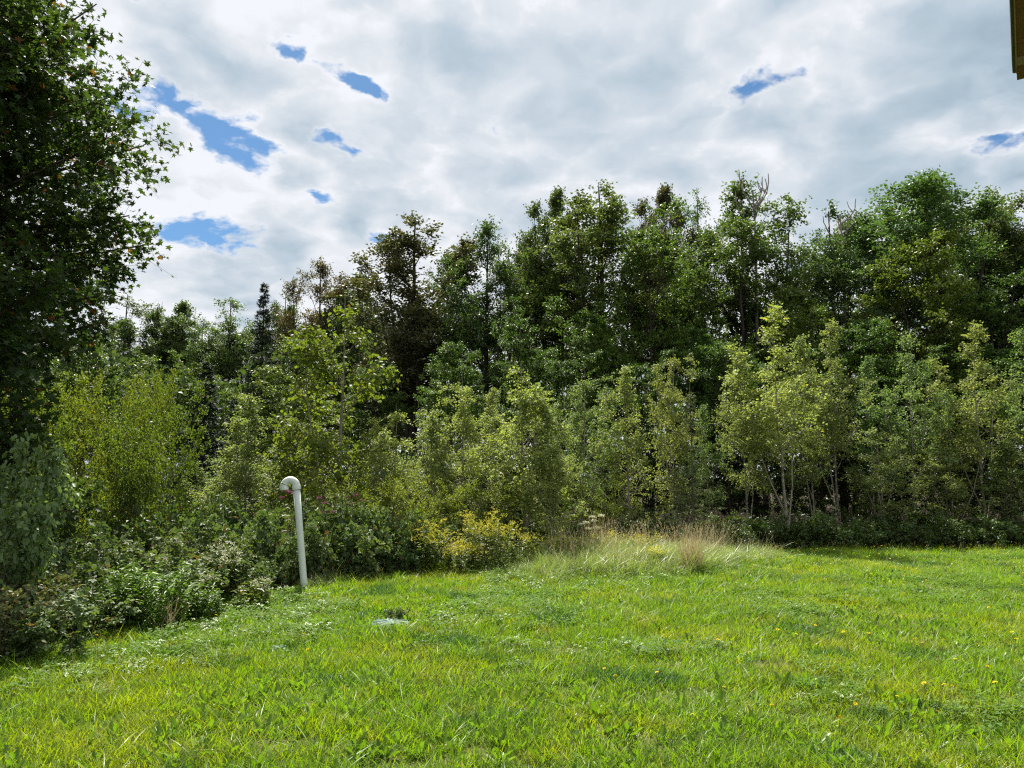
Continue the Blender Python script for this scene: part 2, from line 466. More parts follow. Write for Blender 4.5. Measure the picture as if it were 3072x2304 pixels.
def grow(seed, H=10.0, R=3.0, base=0.25, env=None, lead=0, lead_spread=0.25, lead_from=(0.15, 0.5), n1=40, e0=20, e1=65, bend=0.12,
         n2=7, l2=0.45, n3=6, l3=0.45, nl=8, ls=0.1, tmpl=T_DIAMOND, droop=0.2, flat=0.0, upn=0.8, r0=0.12, multi=0, multi_r=0.2, multi_e=(60, 82),
         lean=0.03, wood2=True, wood3=False, jit=0.04, drop=0.0, lvar=0.45, s1=0.25, w0=None, tip=2.6):
    """trunk, branches, side branches, twigs and leaves; returns (wood verts, quads), (leaf verts, faces, tints)"""
    rng = np.random.default_rng(seed)
    env = env or (lambda t: np.sin(np.pi * np.clip(t * 0.85 + 0.12, 0, 1)) ** 0.7)
    wv, wf = [], []

    def add_wood(vq):
        off = sum(len(x) for x in wv)
        wv.append(vq[0])
        wf.append(vq[1] + off)
    # level 0: trunk and leaders
    if multi:
        a = rng.uniform(0, 2 * np.pi, multi)
        e = np.radians(rng.uniform(multi_e[0], multi_e[1], multi))
        rr = multi_r * np.sqrt(rng.uniform(0, 1, multi))
        p = np.stack([rr * np.cos(a), rr * np.sin(a), np.zeros(multi) - 0.05], 1)
        d = np.stack([np.cos(e) * np.cos(a), np.cos(e) * np.sin(a), np.sin(e)], 1)
        L = H * rng.uniform(0.7, 1.05, multi) / np.sin(e)
        c = np.stack([d[:, 0] * bend * 0.5, d[:, 1] * bend * 0.5, -np.abs(rng.normal(0, 0.04, multi)) - max(0, bend) * 0.2], 1)
        L0 = Curves(p, d, L, c, np.full(multi, r0), rng.uniform(0, 1, multi))
    else:
        d = norm(np.array([[rng.normal(0, lean), rng.normal(0, lean), 1.0]]))
        c = np.array([[-d[0, 0] * 0.8, -d[0, 1] * 0.8, 0]])
        L0 = Curves(np.array([[0, 0, -0.1]]), d, np.array([H * 0.985 + 0.1]), c, np.array([r0]), np.array([0.5]))
        if lead:
            s = rng.uniform(lead_from[0], lead_from[1], lead)
            z0 = np.zeros(lead, int)
            p = L0.pt(z0, s)
            a = np.arange(lead) * 2.4 + rng.uniform(0, 6)
            tgt = np.stack([np.cos(a), np.sin(a)], 1) * (R * lead_spread * rng.uniform(0.6, 1.4, lead))[:, None]
            top = H * rng.uniform(0.62, 0.975, lead)
            v = np.concatenate([tgt, (top - p[:, 2])[:, None]], 1)
            L = np.linalg.norm(v, axis=1)
            d = norm(v + np.concatenate([tgt * 0.8, np.zeros((lead, 1))], 1))
            c = v / L[:, None] - d
            L1 = Curves(p, d, L, c, r0 * 0.6 * (1 - s * 0.7), rng.uniform(0, 1, lead))
            L0 = Curves(*[np.concatenate([getattr(L0, k), getattr(L1, k)]) for k in ('p', 'd', 'L', 'c', 'r', 'tint')])
    add_wood(L0.tube(10, 7, 0.12, wob=0.012 * H / 10, rng=rng))
    # level 1: branches
    w = L0.L / L0.L.sum()
    if w0 is not None:
        w = np.where(np.arange(len(w)) == 0, w0, (1 - w0) / (len(w) - 1))
    i1 = rng.choice(len(L0.L), n1, p=w)
    s = np.sqrt(rng.uniform(0, 1, n1)) * 0.98 if multi else None
    if multi:
        s = np.clip(base + (1 - base) * rng.uniform(0, 1, n1), 0, 0.99)
    else:
        s = np.where(i1 == 0, base + (0.995 - base) * (rng.permutation(n1) + 0.5) / n1, rng.uniform(0.2, 0.99, n1))
    P1 = L0.pt(i1, s)
    t = np.clip((P1[:, 2] / H - base) / (1 - base), 0, 1)
    ok = P1[:, 2] / H >= base * 0.9
    i1, s, P1, t = i1[ok], s[ok], P1[ok], t[ok]
    n = len(s)
    az = np.arange(n) * 2.39996 + rng.normal(0, 0.5, n)
    el = np.radians(e0 + (e1 - e0) * t + rng.normal(0, 9, n))
    reach = env(t) * R * rng.uniform(1 - lvar, 1 + lvar * 0.35, n)
    L = reach / np.maximum(np.cos(el), 0.45)
    if lead or multi:
        L = L * np.where(i1 == 0, 1.0, 0.72)
    if lead:
        L = L * np.clip((1.02 - s) * tip + 0.10, 0.1, 1.0)
    d = np.stack([np.cos(el) * np.cos(az), np.cos(el) * np.sin(az), np.sin(el)], 1)
    c = np.zeros((n, 3))
    c[:, 2] = bend * rng.uniform(0.5, 1.4, n)
    r = np.minimum(L0.r[i1] * (1 - 0.85 * s) * 0.5, 0.02 * L + 0.004)
    B1 = Curves(P1, d, L, c, r, rng.uniform(0, 1, n))
    add_wood(B1.tube(5, 5, 0.2, wob=0.01, rng=rng))
    # level 2
    nn = np.maximum(2, np.round(n2 * (0.5 + L / (R + 1e-6)))).astype(int)
    i2 = np.repeat(np.arange(n), nn)
    s = s1 + (1 - s1) * rng.uniform(0, 1, len(i2)) ** 0.85
    P2, T = B1.pt(i2, s), B1.tan(i2, s)
    side = norm(np.cross(T, np.broadcast_to(UP, T.shape)) + 1e-6) * rng.choice([-1, 1], len(i2))[:, None]
    perp = rand_perp(rng, T)
    sd = norm(side * flat + perp * (1 - flat))
    d = norm(T * 0.75 + sd * rng.uniform(0.5, 1.0, len(i2))[:, None] + UP * (0.15 * (1 - flat)))
    L = (l2 * B1.L[i2] * (1.15 - s) + 0.12) * rng.uniform(0.6, 1.3, len(i2))
    c = np.zeros((len(i2), 3))
    c[:, 2] = -droop * 0.35 * rng.uniform(0.3, 1.3, len(i2))
    keep = rng.uniform(0, 1, len(i2)) >= drop
    tint2 = np.clip(B1.tint[i2] * 0.6 + rng.uniform(0, 0.4, len(i2)), 0, 1)
    B2 = Curves(P2[keep], d[keep], L[keep], c[keep], np.minimum(B1.r[i2][keep] * 0.5, 0.012) * 0.8 + 0.001, tint2[keep])
    if wood2:
        add_wood(B2.tube(3, 3, 0.3))
    # level 3 twigs
    n = len(B2.L)
    i3 = np.repeat(np.arange(n), n3)
    s = 0.15 + 0.85 * rng.uniform(0, 1, len(i3))
    P3, T = B2.pt(i3, s), B2.tan(i3, s)
    side = norm(np.cross(T, np.broadcast_to(UP, T.shape)) + 1e-6) * rng.choice([-1, 1], len(i3))[:, None]
    sd = norm(side * flat + rand_perp(rng, T) * (1 - flat))
    d = norm(T * 0.6 + sd * rng.uniform(0.4, 1.0, len(i3))[:, None])
    L = l3 * rng.uniform(0.5, 1.3, len(i3))
    c = np.zeros((len(i3), 3))
    c[:, 2] = -droop * 0.6 * rng.uniform(0.2, 1.3, len(i3))
    B3 = Curves(P3, d, L, c, np.full(len(i3), 0.003), B2.tint[i3])
    if wood3:
        add_wood(B3.tube(1, 3, 0.5))
    # leaves
    i4 = np.repeat(np.arange(len(i3)), nl)
    m = len(i4)
    s = rng.uniform(0.1, 1.0, m)
    P4 = B3.pt(i4, s) + rng.normal(0, jit, (m, 3))
    dd = norm(B3.tan(i4, s) * 0.7 + rng.normal(0, 0.55, (m, 3)) - UP * droop)
    nr = norm(UP * upn + rng.normal(0, 0.45, (m, 3)))
    sz = ls * rng.uniform(0.65, 1.25, m)
    tn = np.clip(0.75 * B3.tint[i4] + rng.uniform(0, 0.24, m), 0, 0.92)
    tn = np.where(rng.uniform(0, 1, m) < 0.015, 1.0, tn)
    lv = leaves(P4, dd, nr, sz, tn, tmpl)
    return (np.concatenate(wv), np.concatenate(wf)), lv


def obj(name, me, parent=None, color=None):
    o = bpy.data.objects.new(name, me)
    col.objects.link(o)
    if parent is not None:
        o.parent = parent
    if color is not None:
        o.color = (*color, 1)
    return o


def tag(o, label=None, cat=None, group=None, kind=None):
    for k, v in (('label', label), ('category', cat), ('group', group), ('kind', kind)):
        if v:
            o[k] = v
    return o


def empty(name, loc, rz=0.0, scale=(1, 1, 1), tilt=(0, 0)):
    o = bpy.data.objects.new(name, None)
    col.objects.link(o)
    o.location = loc
    o.rotation_euler = (tilt[0], tilt[1], rz)
    o.scale = scale
    o.empty_display_size = 0.2
    return o


PROTO = {}


def proto(key, leafmat, bark, **kw):
    """a plant prototype: (height, radius, wood mesh, crown mesh)"""
    w, lv = grow(**kw)
    wm = np_mesh(key + '_wood', w[0], [w[1]], mat=M[bark], smooth=True)
    lm = np_mesh(key + '_leaves', lv[0], lv[1], lv[2], mat=M[leafmat])
    P = lv[0][::3]
    PROTO[key] = (float(np.percentile(P[:, 2], 99.9)), float(np.percentile(np.hypot(P[:, 0], P[:, 1]), 90)), wm, lm)


# ------------------------------------------------------------------ terrain
def vnoise(x, y, seed=0):
    """smooth value noise in 0..1"""
    xi, yi = np.floor(x).astype(np.int64), np.floor(y).astype(np.int64)
    fx, fy = x - xi, y - yi
    fx, fy = fx * fx * (3 - 2 * fx), fy * fy * (3 - 2 * fy)

    def h(a, b):
        n = (a * 374761393 + b * 668265263 + seed * 974634777) & 0x7fffffff
        n = ((n ^ (n >> 13)) * 1274126177) & 0x7fffffff
        return ((n ^ (n >> 16)) & 0xffff) / 65535.0
    return (h(xi, yi) * (1 - fx) + h(xi + 1, yi) * fx) * (1 - fy) + (h(xi, yi + 1) * (1 - fx) + h(xi + 1, yi + 1) * fx) * fy


def fbm(x, y, seed=0):
    return 0.55 * vnoise(x, y, seed) + 0.3 * vnoise(x * 2.1 + 5, y * 2.1 + 9, seed + 1) + 0.15 * vnoise(x * 4.3 + 1, y * 4.3 + 2, seed + 2)


# plan of the lawn's far edge, read off the picture on the level ground
EDGE_PX = [(-420, 700), (-200, 682), (0, 658), (80, 632), (160, 612), (240, 600), (305, 592), (360, 580), (430, 570), (520, 562), (620, 560), (720, 557), (760, 553), (900, 551), (1024, 549), (1250, 547), (1500, 546)]
EDGE = np.array([on_ground(*p)[:2] for p in EDGE_PX])
_eang = np.arctan2(EDGE[:, 0], EDGE[:, 1])
_edist = np.hypot(EDGE[:, 0], EDGE[:, 1])


def lawn_margin(x, y):
    """metres inside (+) or outside (-) the lawn's far edge, along the line of sight"""
    a, r = np.arctan2(x, y), np.hypot(x, y)
    return np.interp(a, _eang, _edist) - r


def gz(x, y):
    x, y = np.asarray(x, float), np.asarray(y, float)
    m = lawn_margin(x, y)
    z = 0.10 * (fbm(x * 0.35, y * 0.35, 3) - 0.5) * np.clip(y / 8, 0, 1)
    left = np.clip((-x - 1.0) / 4, 0, 1)
    z = z - 0.25 * left * np.clip(-m / 2.5, 0, 1)
    hum = np.exp(-(((x - 1.6) / 2.2) ** 2 + ((y - 14.2) / 1.3) ** 2))
    return z + 0.16 * hum


def build_ground():
    def axis(lo, hi, a, b, fine, n):
        f = np.arange(a, b + 1e-6, fine)
        lowr = a - np.geomspace(fine, a - lo, n)[::-1]
        high = b + np.geomspace(fine, hi - b, n)
        return np.concatenate([lowr, f, high])
    xs = axis(-900, 900, -14, 16, 0.25, 22)
    ys = axis(-600, 1800, -2, 22, 0.25, 24)
    X, Y = np.meshgrid(xs, ys)
    Z = gz(X, Y)
    v = np.stack([X, Y, Z], -1).reshape(-1, 3)
    nx, ny = len(xs), len(ys)
    i = np.arange(nx * ny).reshape(ny, nx)
    q = np.stack([i[:-1, :-1], i[:-1, 1:], i[1:, 1:], i[1:, :-1]], -1).reshape(-1, 4)
    m, B = base_mat('soil_and_leaf_litter')
    geo = B.n('ShaderNodeNewGeometry').outputs['Position']
    lw = B.n('ShaderNodeAttribute', attribute_name='lawn').outputs['Fac']
    n1 = B.noise(geo, 6.0, 6, 0.65)
    litter = B.mix(B.ss(n1, 0.35, 0.65), (0.022, 0.017, 0.011), (0.060, 0.045, 0.026))
    turf = B.mix(B.ss(n1, 0.35, 0.65), (0.050, 0.060, 0.018), (0.095, 0.100, 0.030))
    c = B.mix(lw, litter, turf)
    p = B.n('ShaderNodeBsdfPrincipled')
    B.put(p.inputs['Base Color'], c)
    p.inputs['Roughness'].default_value = 0.95
    p.inputs['Specular IOR Level'].default_value = 0.1
    bp = B.n('ShaderNodeBump')
    bp.inputs['Strength'].default_value = 0.6
    bp.inputs['Distance'].default_value = 0.03
    B.put(bp.inputs['Height'], n1)
    m.node_tree.links.new(bp.outputs[0], p.inputs['Normal'])
    o = B.n('ShaderNodeOutputMaterial')
    m.node_tree.links.new(p.outputs[0], o.inputs['Surface'])
    me = np_mesh('ground', v, [q], mat=m, smooth=True)
    a = me.attributes.new('lawn', 'FLOAT', 'POINT')
    mg = lawn_margin(X, Y).ravel()
    a.data.foreach_set('value', np.clip(mg / 0.5 + 0.5, 0, 1).astype(np.float32))
    tag(obj('ground', me), kind='structure')


build_ground()

# ------------------------------------------------------------------ plant prototypes
e_oval = lambda t: np.sin(np.pi * np.clip(t * 0.82 + 0.14, 0, 1)) ** 0.75
e_cone = lambda t: np.clip(1.03 - t, 0, 1) ** 0.75 * np.clip(0.55 + t * 2.5, 0, 1)
e_birch = lambda t: np.clip(1.02 - t, 0, 1) ** 1.0 * np.clip(0.55 + t * 2.2, 0, 1)
e_broad = lambda t: np.clip(np.sin(np.pi * np.clip(t * 0.74 + 0.24, 0, 1)), 0, 1) ** 0.6

e_maple = lambda t: np.interp(t, [0, 0.15, 0.26, 0.40, 0.55, 0.8, 1], [0.68, 0.80, 0.92, 1.00, 0.72, 0.48, 0.2])
e_point = lambda t: np.interp(t, [0, 0.15, 0.40, 0.75, 1], [0.62, 0.85, 1.0, 0.62, 0.16])
for k in range(3):
    proto('tall%d' % k, 'forest', 'darkbark', seed=10 + k, H=12.5, R=2.4, base=0.22, env=e_point, lead=5, lead_spread=0.62, n1=92, tip=1.9, e0=22, e1=70, bend=0.16,
          n2=6, l2=0.42, n3=5, l3=0.5, nl=17, ls=0.083, droop=0.15, upn=0.6, r0=0.15, lvar=0.42, drop=0.0, jit=0.05)
for k in range(2):
    proto('spire%d' % k, 'forest', 'darkbark', seed=20 + k, H=12.5, R=1.7, base=0.28, env=e_point, tip=1.9, lead=5, lead_spread=0.62, lead_from=(0.2, 0.55), n1=78, e0=32, e1=76, bend=0.22,
          n2=6, l2=0.45, n3=5, l3=0.4, nl=16, ls=0.080, droop=0.05, upn=0.5, r0=0.13, lvar=0.45, drop=0.0, jit=0.05)
for k in range(2):
    proto('open%d' % k, 'forest', 'darkbark', seed=30 + k, H=12.5, R=2.2, base=0.30, env=e_broad, lead=3, lead_spread=0.5, n1=44, e0=15, e1=60, bend=0.10,
          n2=5, l2=0.45, n3=5, l3=0.45, nl=13, ls=0.085, droop=0.2, upn=0.7, r0=0.13, lvar=0.6, drop=0.15, jit=0.05)
for k in range(3):
    proto('layer%d' % k, 'layer', 'darkbark', seed=40 + k, H=9.0, R=2.8, base=0.12, env=e_broad, lead=2, lead_spread=0.3, n1=60, e0=6, e1=48, bend=0.02,
          n2=7, l2=0.42, n3=6, l3=0.48, nl=11, ls=0.096, droop=0.30, flat=0.85, upn=1.5, r0=0.11, lvar=0.5)
for k in range(4):
    proto('birch%d' % k, 'birch', 'birchbark', seed=50 + k, H=6.0, R=1.15, base=(0.10, 0.16, 0.30, 0.34)[k], env=e_birch, lead=(1, 3, 2, 3)[k], lead_spread=0.62, lead_from=(0.05, 0.35), n1=64, e0=22, e1=72, bend=0.10,
          n2=5, l2=0.45, n3=4, l3=0.26, nl=9, ls=0.058, tmpl=T_DIAMOND, droop=0.35, upn=0.5, r0=0.034, lean=0.06, lvar=0.55, jit=0.03, drop=0.05, tip=2.0)
proto('weeping', 'willow', 'birchbark', seed=60, H=5.6, R=1.2, base=0.12, env=e_birch, lead=1, lead_spread=0.4, lead_from=(0.1, 0.3), n1=46, e0=18, e1=62, bend=0.05,
      n2=4, l2=0.45, n3=5, l3=0.32, nl=7, ls=0.072, tmpl=T_LEAF, droop=0.8, upn=0.4, r0=0.045, lean=0.04, lvar=0.45, jit=0.03)
for k in range(2):
    proto('alder%d' % k, 'willow', 'bark', seed=70 + k, H=3.4, R=1.25, base=0.18, env=e_broad, multi=11, multi_r=0.35, multi_e=(54, 87), n1=96, e0=22, e1=66, bend=0.08,
          n2=3, l2=0.45, n3=4, l3=0.26, nl=8, ls=0.075, tmpl=T_LEAF, droop=0.12, upn=0.6, r0=0.022, lvar=0.7, jit=0.05, drop=0.08)
for k in range(2):
    proto('shrub%d' % k, 'under', 'cane', seed=80 + k, H=0.85, R=0.5, base=0.10, env=e_broad, multi=12, multi_r=0.4, multi_e=(50, 82), n1=44, e0=15, e1=55, bend=0.05,
          n2=3, l2=0.5, n3=3, l3=0.16, nl=6, ls=0.075, tmpl=T_LEAF, droop=0.25, upn=0.9, r0=0.007, lvar=0.5, jit=0.03)
for k in range(3):
    proto('bramble%d' % k, 'bramble', 'cane', seed=90 + k, H=1.15, R=0.62, base=0.12, env=e_broad, multi=16, multi_r=0.5, multi_e=(52, 80), n1=46, e0=15, e1=50, bend=-0.12,
          n2=3, l2=0.5, n3=3, l3=0.16, nl=4, ls=0.135, tmpl=T_TREFOIL, droop=0.22, upn=1.3, r0=0.006, lvar=0.5, jit=0.04)
proto('ash', 'ash', 'bark', seed=97, H=2.3, R=0.85, base=0.15, env=e_broad, multi=6, multi_r=0.2, multi_e=(60, 84), n1=46, e0=15, e1=50, bend=-0.05,
      n2=4, l2=0.5, n3=4, l3=0.26, nl=6, ls=0.105, tmpl=T_LEAF, droop=0.5, upn=0.8, r0=0.016, lvar=0.4, jit=0.03, wood3=True)
proto('thin_shrub', 'bramble', 'cane', seed=98, H=1.3, R=0.6, base=0.2, env=e_broad, multi=9, multi_r=0.3, multi_e=(50, 82), n1=40, e0=15, e1=60, bend=0.05,
      n2=3, l2=0.5, n3=2, l3=0.16, nl=4, ls=0.06, tmpl=T_LEAF, droop=0.2, upn=0.7, r0=0.009, lvar=0.5, jit=0.02, wood3=True)
proto('maple', 'maple', 'darkbark', seed=101, H=9.8, R=3.75, base=0.14, env=e_maple, lead=3, lead_spread=0.35, w0=0.80, n1=215, e0=-2, e1=62, bend=0.08,
      n2=10, l2=0.34, n3=5, l3=0.5, nl=11, ls=0.088, tmpl=T_MAPLE, droop=0.30, flat=0.35, upn=0.9, r0=0.2, lvar=0.25, jit=0.05, wood3=True, s1=0.3)


def conifer(key, seed, H, R, mat, bark, n_whorl=26, per=7, dens=1.0, needle=0.10):
    rng = np.random.default_rng(seed)
    trunk = tubes(np.stack([np.zeros(9), np.zeros(9), np.linspace(-0.1, H, 9)], 1)[None], np.linspace(0.011 * H, 0.003, 9)[None], 6)
    n = n_whorl * per
    t = np.clip(np.repeat((np.arange(n_whorl) + 0.5) / n_whorl, per) + rng.normal(0, 0.45, n) / n_whorl, 0.005, 0.995) ** 0.9
    az = rng.uniform(0, 2 * np.pi, n)
    el = np.radians(-20 + 58 * t ** 1.5 + rng.normal(0, 6, n))
    L = (R * (1 - t) ** 0.9 + 0.06) * rng.uniform(0.5, 1.25, n)
    p = np.stack([0 * t, 0 * t, H * (0.07 + 0.92 * t)], 1)
    d = np.stack([np.cos(el) * np.cos(az), np.cos(el) * np.sin(az), np.sin(el)], 1)
    c = np.zeros((n, 3)); c[:, 2] = 0.10
    B1 = Curves(p, d, L, c, 0.008 * L + 0.002, rng.uniform(0, 1, n))
    w1 = B1.tube(3, 3)
    nn = np.maximum(3, (L * 16 * dens)).astype(int)
    i2 = np.repeat(np.arange(n), nn)
    s = rng.uniform(0.1, 1, len(i2))
    P, T = B1.pt(i2, s), B1.tan(i2, s)
    side = norm(np.cross(T, np.broadcast_to(UP, T.shape))) * rng.choice([-1, 1], len(i2))[:, None]
    d2 = norm(T * 0.7 + side * 0.8 - UP * 0.15 + rng.normal(0, 0.15, T.shape))
    B2 = Curves(P, d2, (0.30 * L[i2] * (1.1 - s) + 0.07), np.zeros((len(i2), 3)), np.full(len(i2), 0.003), B1.tint[i2])
    k = 9
    i3 = np.repeat(np.arange(len(i2)), k)
    s3 = np.tile(np.linspace(0.05, 1, k), len(i2))
    P3, T3 = B2.pt(i3, s3), B2.tan(i3, s3)
    dd = norm(T3 * 0.9 + rng.normal(0, 0.55, T3.shape))
    nr = norm(UP + rng.normal(0, 0.6, T3.shape))
    sz = needle * rng.uniform(0.7, 1.2, len(i3))
    lv = leaves(P3, dd, nr, sz, np.clip(B2.tint[i3] * 0.5 + rng.uniform(0, .45, len(i3)), 0, 0.92), T_NEEDLE)
    wv = np.concatenate([trunk[0], w1[0]])
    wf = np.concatenate([trunk[1], w1[1] + len(trunk[0])])
    PROTO[key] = (H, R, np_mesh(key + '_wood', wv, [wf], mat=M[bark], smooth=True), np_mesh(key + '_leaves', lv[0], lv[1], lv[2], mat=M[mat]))


conifer('spruce', 111, 11.0, 1.3, 'spruce', 'darkbark', 40, 8, 1.1, 0.13)
conifer('tamarack', 112, 4.2, 0.8, 'tamarack', 'bark', 22, 6, 1.2, 0.07)


def plant(key, u, vtop, Y, hw, name, label, cat, group=None, color=(1, 1, 1), rz=None, mat=None, bark=None, parts=('trunk', 'crown'), tilt=None, rnd=random):
    """a plant whose top shows at column u, row vtop, Y metres away, hw picture pixels to each side"""
    H, R, wm, lm = PROTO[key]
    p = at(u, vtop, Y)
    z = float(gz(p[0], Y))
    sz = (p[2] - z) / H
    sx = (hw * math.hypot(p[0], Y) / FPX) / R
    root = empty(name, (p[0], Y, z), rnd.uniform(0, 6.28) if rz is None else rz, (sx, sx, sz), tilt or (0, 0))
    tag(root, label, cat, group)
    w = obj(parts[0], wm, root)
    c = obj(parts[1], lm, root, color)
    if mat:
        c.material_slots[0].link = 'OBJECT'
        c.material_slots[0].material = M[mat]
    if bark:
        w.material_slots[0].link = 'OBJECT'
        w.material_slots[0].material = M[bark]
    return root


# ------------------------------------------------------------------ the wood: tall trees behind
GF = 'tall trees of the wood'
FOREST = [
    # key, u, vtop, Y, half width, colour, material, label
    ('spire0', 419, 221, 31, 38, (0.9, 0.9, 0.9), 'bronze', 'dark bronze-leaved tree with grey trunk, its top standing alone left of the wood'),
    ('tall1', 490, 222, 30, 36, (0.95, 1.1, 0.9), None, 'open green tree with dark forked trunk, right of the dark bronze tree'),
    ('tall0', 524, 240, 32, 18, (0.95, 0.8, 0.8), 'bronze', 'narrow brownish tree tucked behind the open green forked tree'),
    ('spire1', 557, 189, 30, 22, (1.05, 1.05, 0.85), None, 'slender light green tree ending in a lone feathery spire'),
    ('spire0', 597, 190, 28.5, 38, (1.1, 1.05, 0.85), None, 'tall olive-green tree with several upright leafy shoots at its top'),
    ('layer0', 645, 226, 26, 38, (0.85, 0.95, 0.9), None, 'green tree with spreading leafy layers in front of the bronze spire'),
    ('spire1', 664, 186, 31, 22, (0.9, 0.85, 0.85), 'bronze', 'dark reddish spire rising behind the layered green tree at centre'),
    ('open1', 696, 190, 31, 24, (0.9, 1.15, 1.0), None, 'thin-crowned green tree with sky showing through, beside the tallest crown'),
    ('tall1', 742, 180, 28, 48, (1.0, 1.05, 0.85), None, 'broad tall green tree with bare dead twigs above its top'),
    ('tall2', 828, 208, 29, 40, (0.95, 1.1, 1.1), None, 'grey-green tree with bare forked twigs over its crown'),
    ('open0', 868, 232, 31, 20, (1.0, 1.0, 1.1), None, 'small sparse tree in the dip between two broad crowns'),
    ('tall0', 925, 182, 29, 52, (0.9, 1.1, 0.95), None, 'broad rounded green tree, the tallest toward the right edge'),
    ('spire0', 985, 196, 31, 26, (1.0, 1.0, 0.9), None, 'slim green tree just right of the broad rounded crown'),
    ('tall2', 1024, 196, 29, 36, (0.85, 0.8, 0.75), None, 'brown-green tree cut by the right edge of the picture'),
    ('tall1', 1085, 190, 29, 45, (0.95, 1.0, 0.9), None, 'tall green tree of the wood just beyond the right edge'),
    ('tall0', 1160, 195, 28, 48, (0.95, 1.0, 0.9), None, 'tall green tree of the wood farthest beyond the right edge'),
    ('tall1', 320, 262, 38, 28, (1.15, 0.92, 0.85), 'bronze', 'round rust-tinted tree with two thin leafy spires, right of the spruce'),
    ('spire1', 358, 275, 37, 24, (1.05, 1.05, 1.0), None, 'thin pale green tree between the rust-tinted and the dark bronze trees'),
    ('open1', 452, 272, 34, 20, (0.9, 1.15, 1.05), None, 'low green tree filling the notch right of the dark bronze tree'),
    ('tall2', 388, 300, 35, 26, (0.8, 0.85, 0.9), None, 'dark lower tree at the left foot of the dark bronze tree'),
    ('open0', 228, 298, 40, 26, (1.0, 1.1, 0.9), None, 'sparse green tree just left of the pointed dark spruce'),
    ('spire1', 182, 302, 42, 20, (1.0, 1.05, 0.95), None, 'far thin tree with two leafy spires behind the left meadow shrubs'),
    ('spire0', 155, 308, 41, 18, (1.0, 1.05, 1.0), None, 'far thin tree with bare-looking shoots beside the big maple crown'),
    ('open1', 128, 296, 42, 24, (1.0, 1.0, 1.0), None, 'far sparse tree partly behind the big maple crown tip'),
    ('open0', 60, 312, 42, 30, (1.0, 1.05, 0.95), None, 'far tree seen through the lower leaves of the big maple'),
    ('tall0', -10, 305, 41, 34, (1.0, 1.05, 0.95), None, 'far tree behind the big maple at the left edge'),
    ('tall2', 205, 322, 43, 26, (1.0, 1.05, 0.95), None, 'far leafy tree low between the sparse tree and the two-spired tree'),
    ('tall1', 110, 325, 44, 30, (1.0, 1.05, 0.95), None, 'far leafy tree low behind the tip of the big maple'),
    ('tall0', 250, 330, 42, 26, (0.95, 1.0, 0.95), None, 'far leafy tree low behind the pointed spruce'),
    ('spire0', 285, 296, 39, 16, (1.0, 1.05, 1.0), None, 'thin far tree immediately right of the pointed spruce'),
]
for i, (key, u, vt, Y, hw, c, mt, lab) in enumerate(FOREST):
    plant(key, u, vt, Y, hw * 1.55, 'broadleaf_tree', lab, 'tree', GF, c, mat=mt, rnd=random)
LAYER = [
    ('layer1', 800, 277, 25.5, 50, (0.95, 0.95, 0.8), 'layered yellow-green tree above the tallest pale birch'),
    ('layer2', 925, 230, 25.5, 56, (0.98, 0.92, 0.75), 'wide yellow-green layered tree in front of the broad rounded crown'),
    ('layer0', 296, 336, 26, 46, (1.15, 1.15, 0.95), 'light yellow-green layered tree below the spruce and the rust-tinted tree'),
    ('layer1', 520, 305, 25, 44, (0.62, 0.75, 0.75), 'dark layered tree low in the wood under the open forked tree'),
    ('layer2', 452, 345, 24, 38, (0.70, 0.85, 0.75), 'low dark green layered tree right of the bronze tree trunk'),
    ('layer0', 590, 308, 24.5, 46, (0.72, 0.85, 0.75), 'dark green layered tree under the tall olive shoots'),
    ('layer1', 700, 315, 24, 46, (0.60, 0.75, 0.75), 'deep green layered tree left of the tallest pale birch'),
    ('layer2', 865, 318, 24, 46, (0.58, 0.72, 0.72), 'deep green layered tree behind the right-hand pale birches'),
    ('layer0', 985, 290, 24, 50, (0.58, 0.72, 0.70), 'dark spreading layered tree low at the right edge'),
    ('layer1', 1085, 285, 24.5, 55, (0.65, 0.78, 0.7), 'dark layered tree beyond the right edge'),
    ('layer0', 560, 358, 21.8, 40, (0.55, 0.68, 0.65), 'dark-tinted layered tree added for shade deep behind the dense central birch'),  # row added behind the birches for overhead shade, leaves tinted as dark backdrop
    ('layer1', 640, 352, 21.6, 40, (0.55, 0.68, 0.65), 'dark-tinted layered tree added for shade deep behind the pointed birch above the white flowers'),
    ('layer2', 725, 345, 22.0, 42, (0.55, 0.68, 0.65), 'dark-tinted layered tree added for shade deep behind the leaning birch'),
    ('layer0', 815, 345, 22.2, 44, (0.55, 0.68, 0.65), 'dark-tinted layered tree added for shade deep behind the two tallest pale birches'),
    ('layer1', 900, 350, 22.2, 44, (0.55, 0.68, 0.65), 'dark-tinted layered tree added for shade deep behind the green birch with a leader'),
    ('layer2', 1000, 345, 22.2, 46, (0.55, 0.68, 0.65), 'dark-tinted layered tree added for shade deep behind the birch at the right edge'),
    ('layer2', 380, 360, 27, 36, (0.6, 0.7, 0.75), 'low dark layered tree at the foot of the bronze tree'),
    ('layer1', 200, 352, 33, 34, (0.85, 0.9, 0.75), 'olive layered tree left of the dark blue-green spruces'),
    ('layer0', 90, 350, 30, 46, (0.9, 0.95, 0.8), 'olive layered tree behind the alder thicket, under the maple'),
    ('layer2', 10, 345, 28, 50, (1.1, 1.1, 0.8), 'sunlit layered tree seen below the maple at the left edge'),
]
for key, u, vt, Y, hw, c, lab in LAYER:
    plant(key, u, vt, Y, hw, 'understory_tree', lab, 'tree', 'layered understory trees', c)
plant('spruce', 265, 283, 34, 30, 'spruce_tree', 'pointed dark spruce alone against the sky', 'spruce', 'spruces')
plant('spruce', 207, 362, 20.5, 36, 'spruce_tree', 'dark blue-green spruce in the hollow, larger of the two low ones', 'spruce', 'spruces', (0.85, 1.0, 1.15))
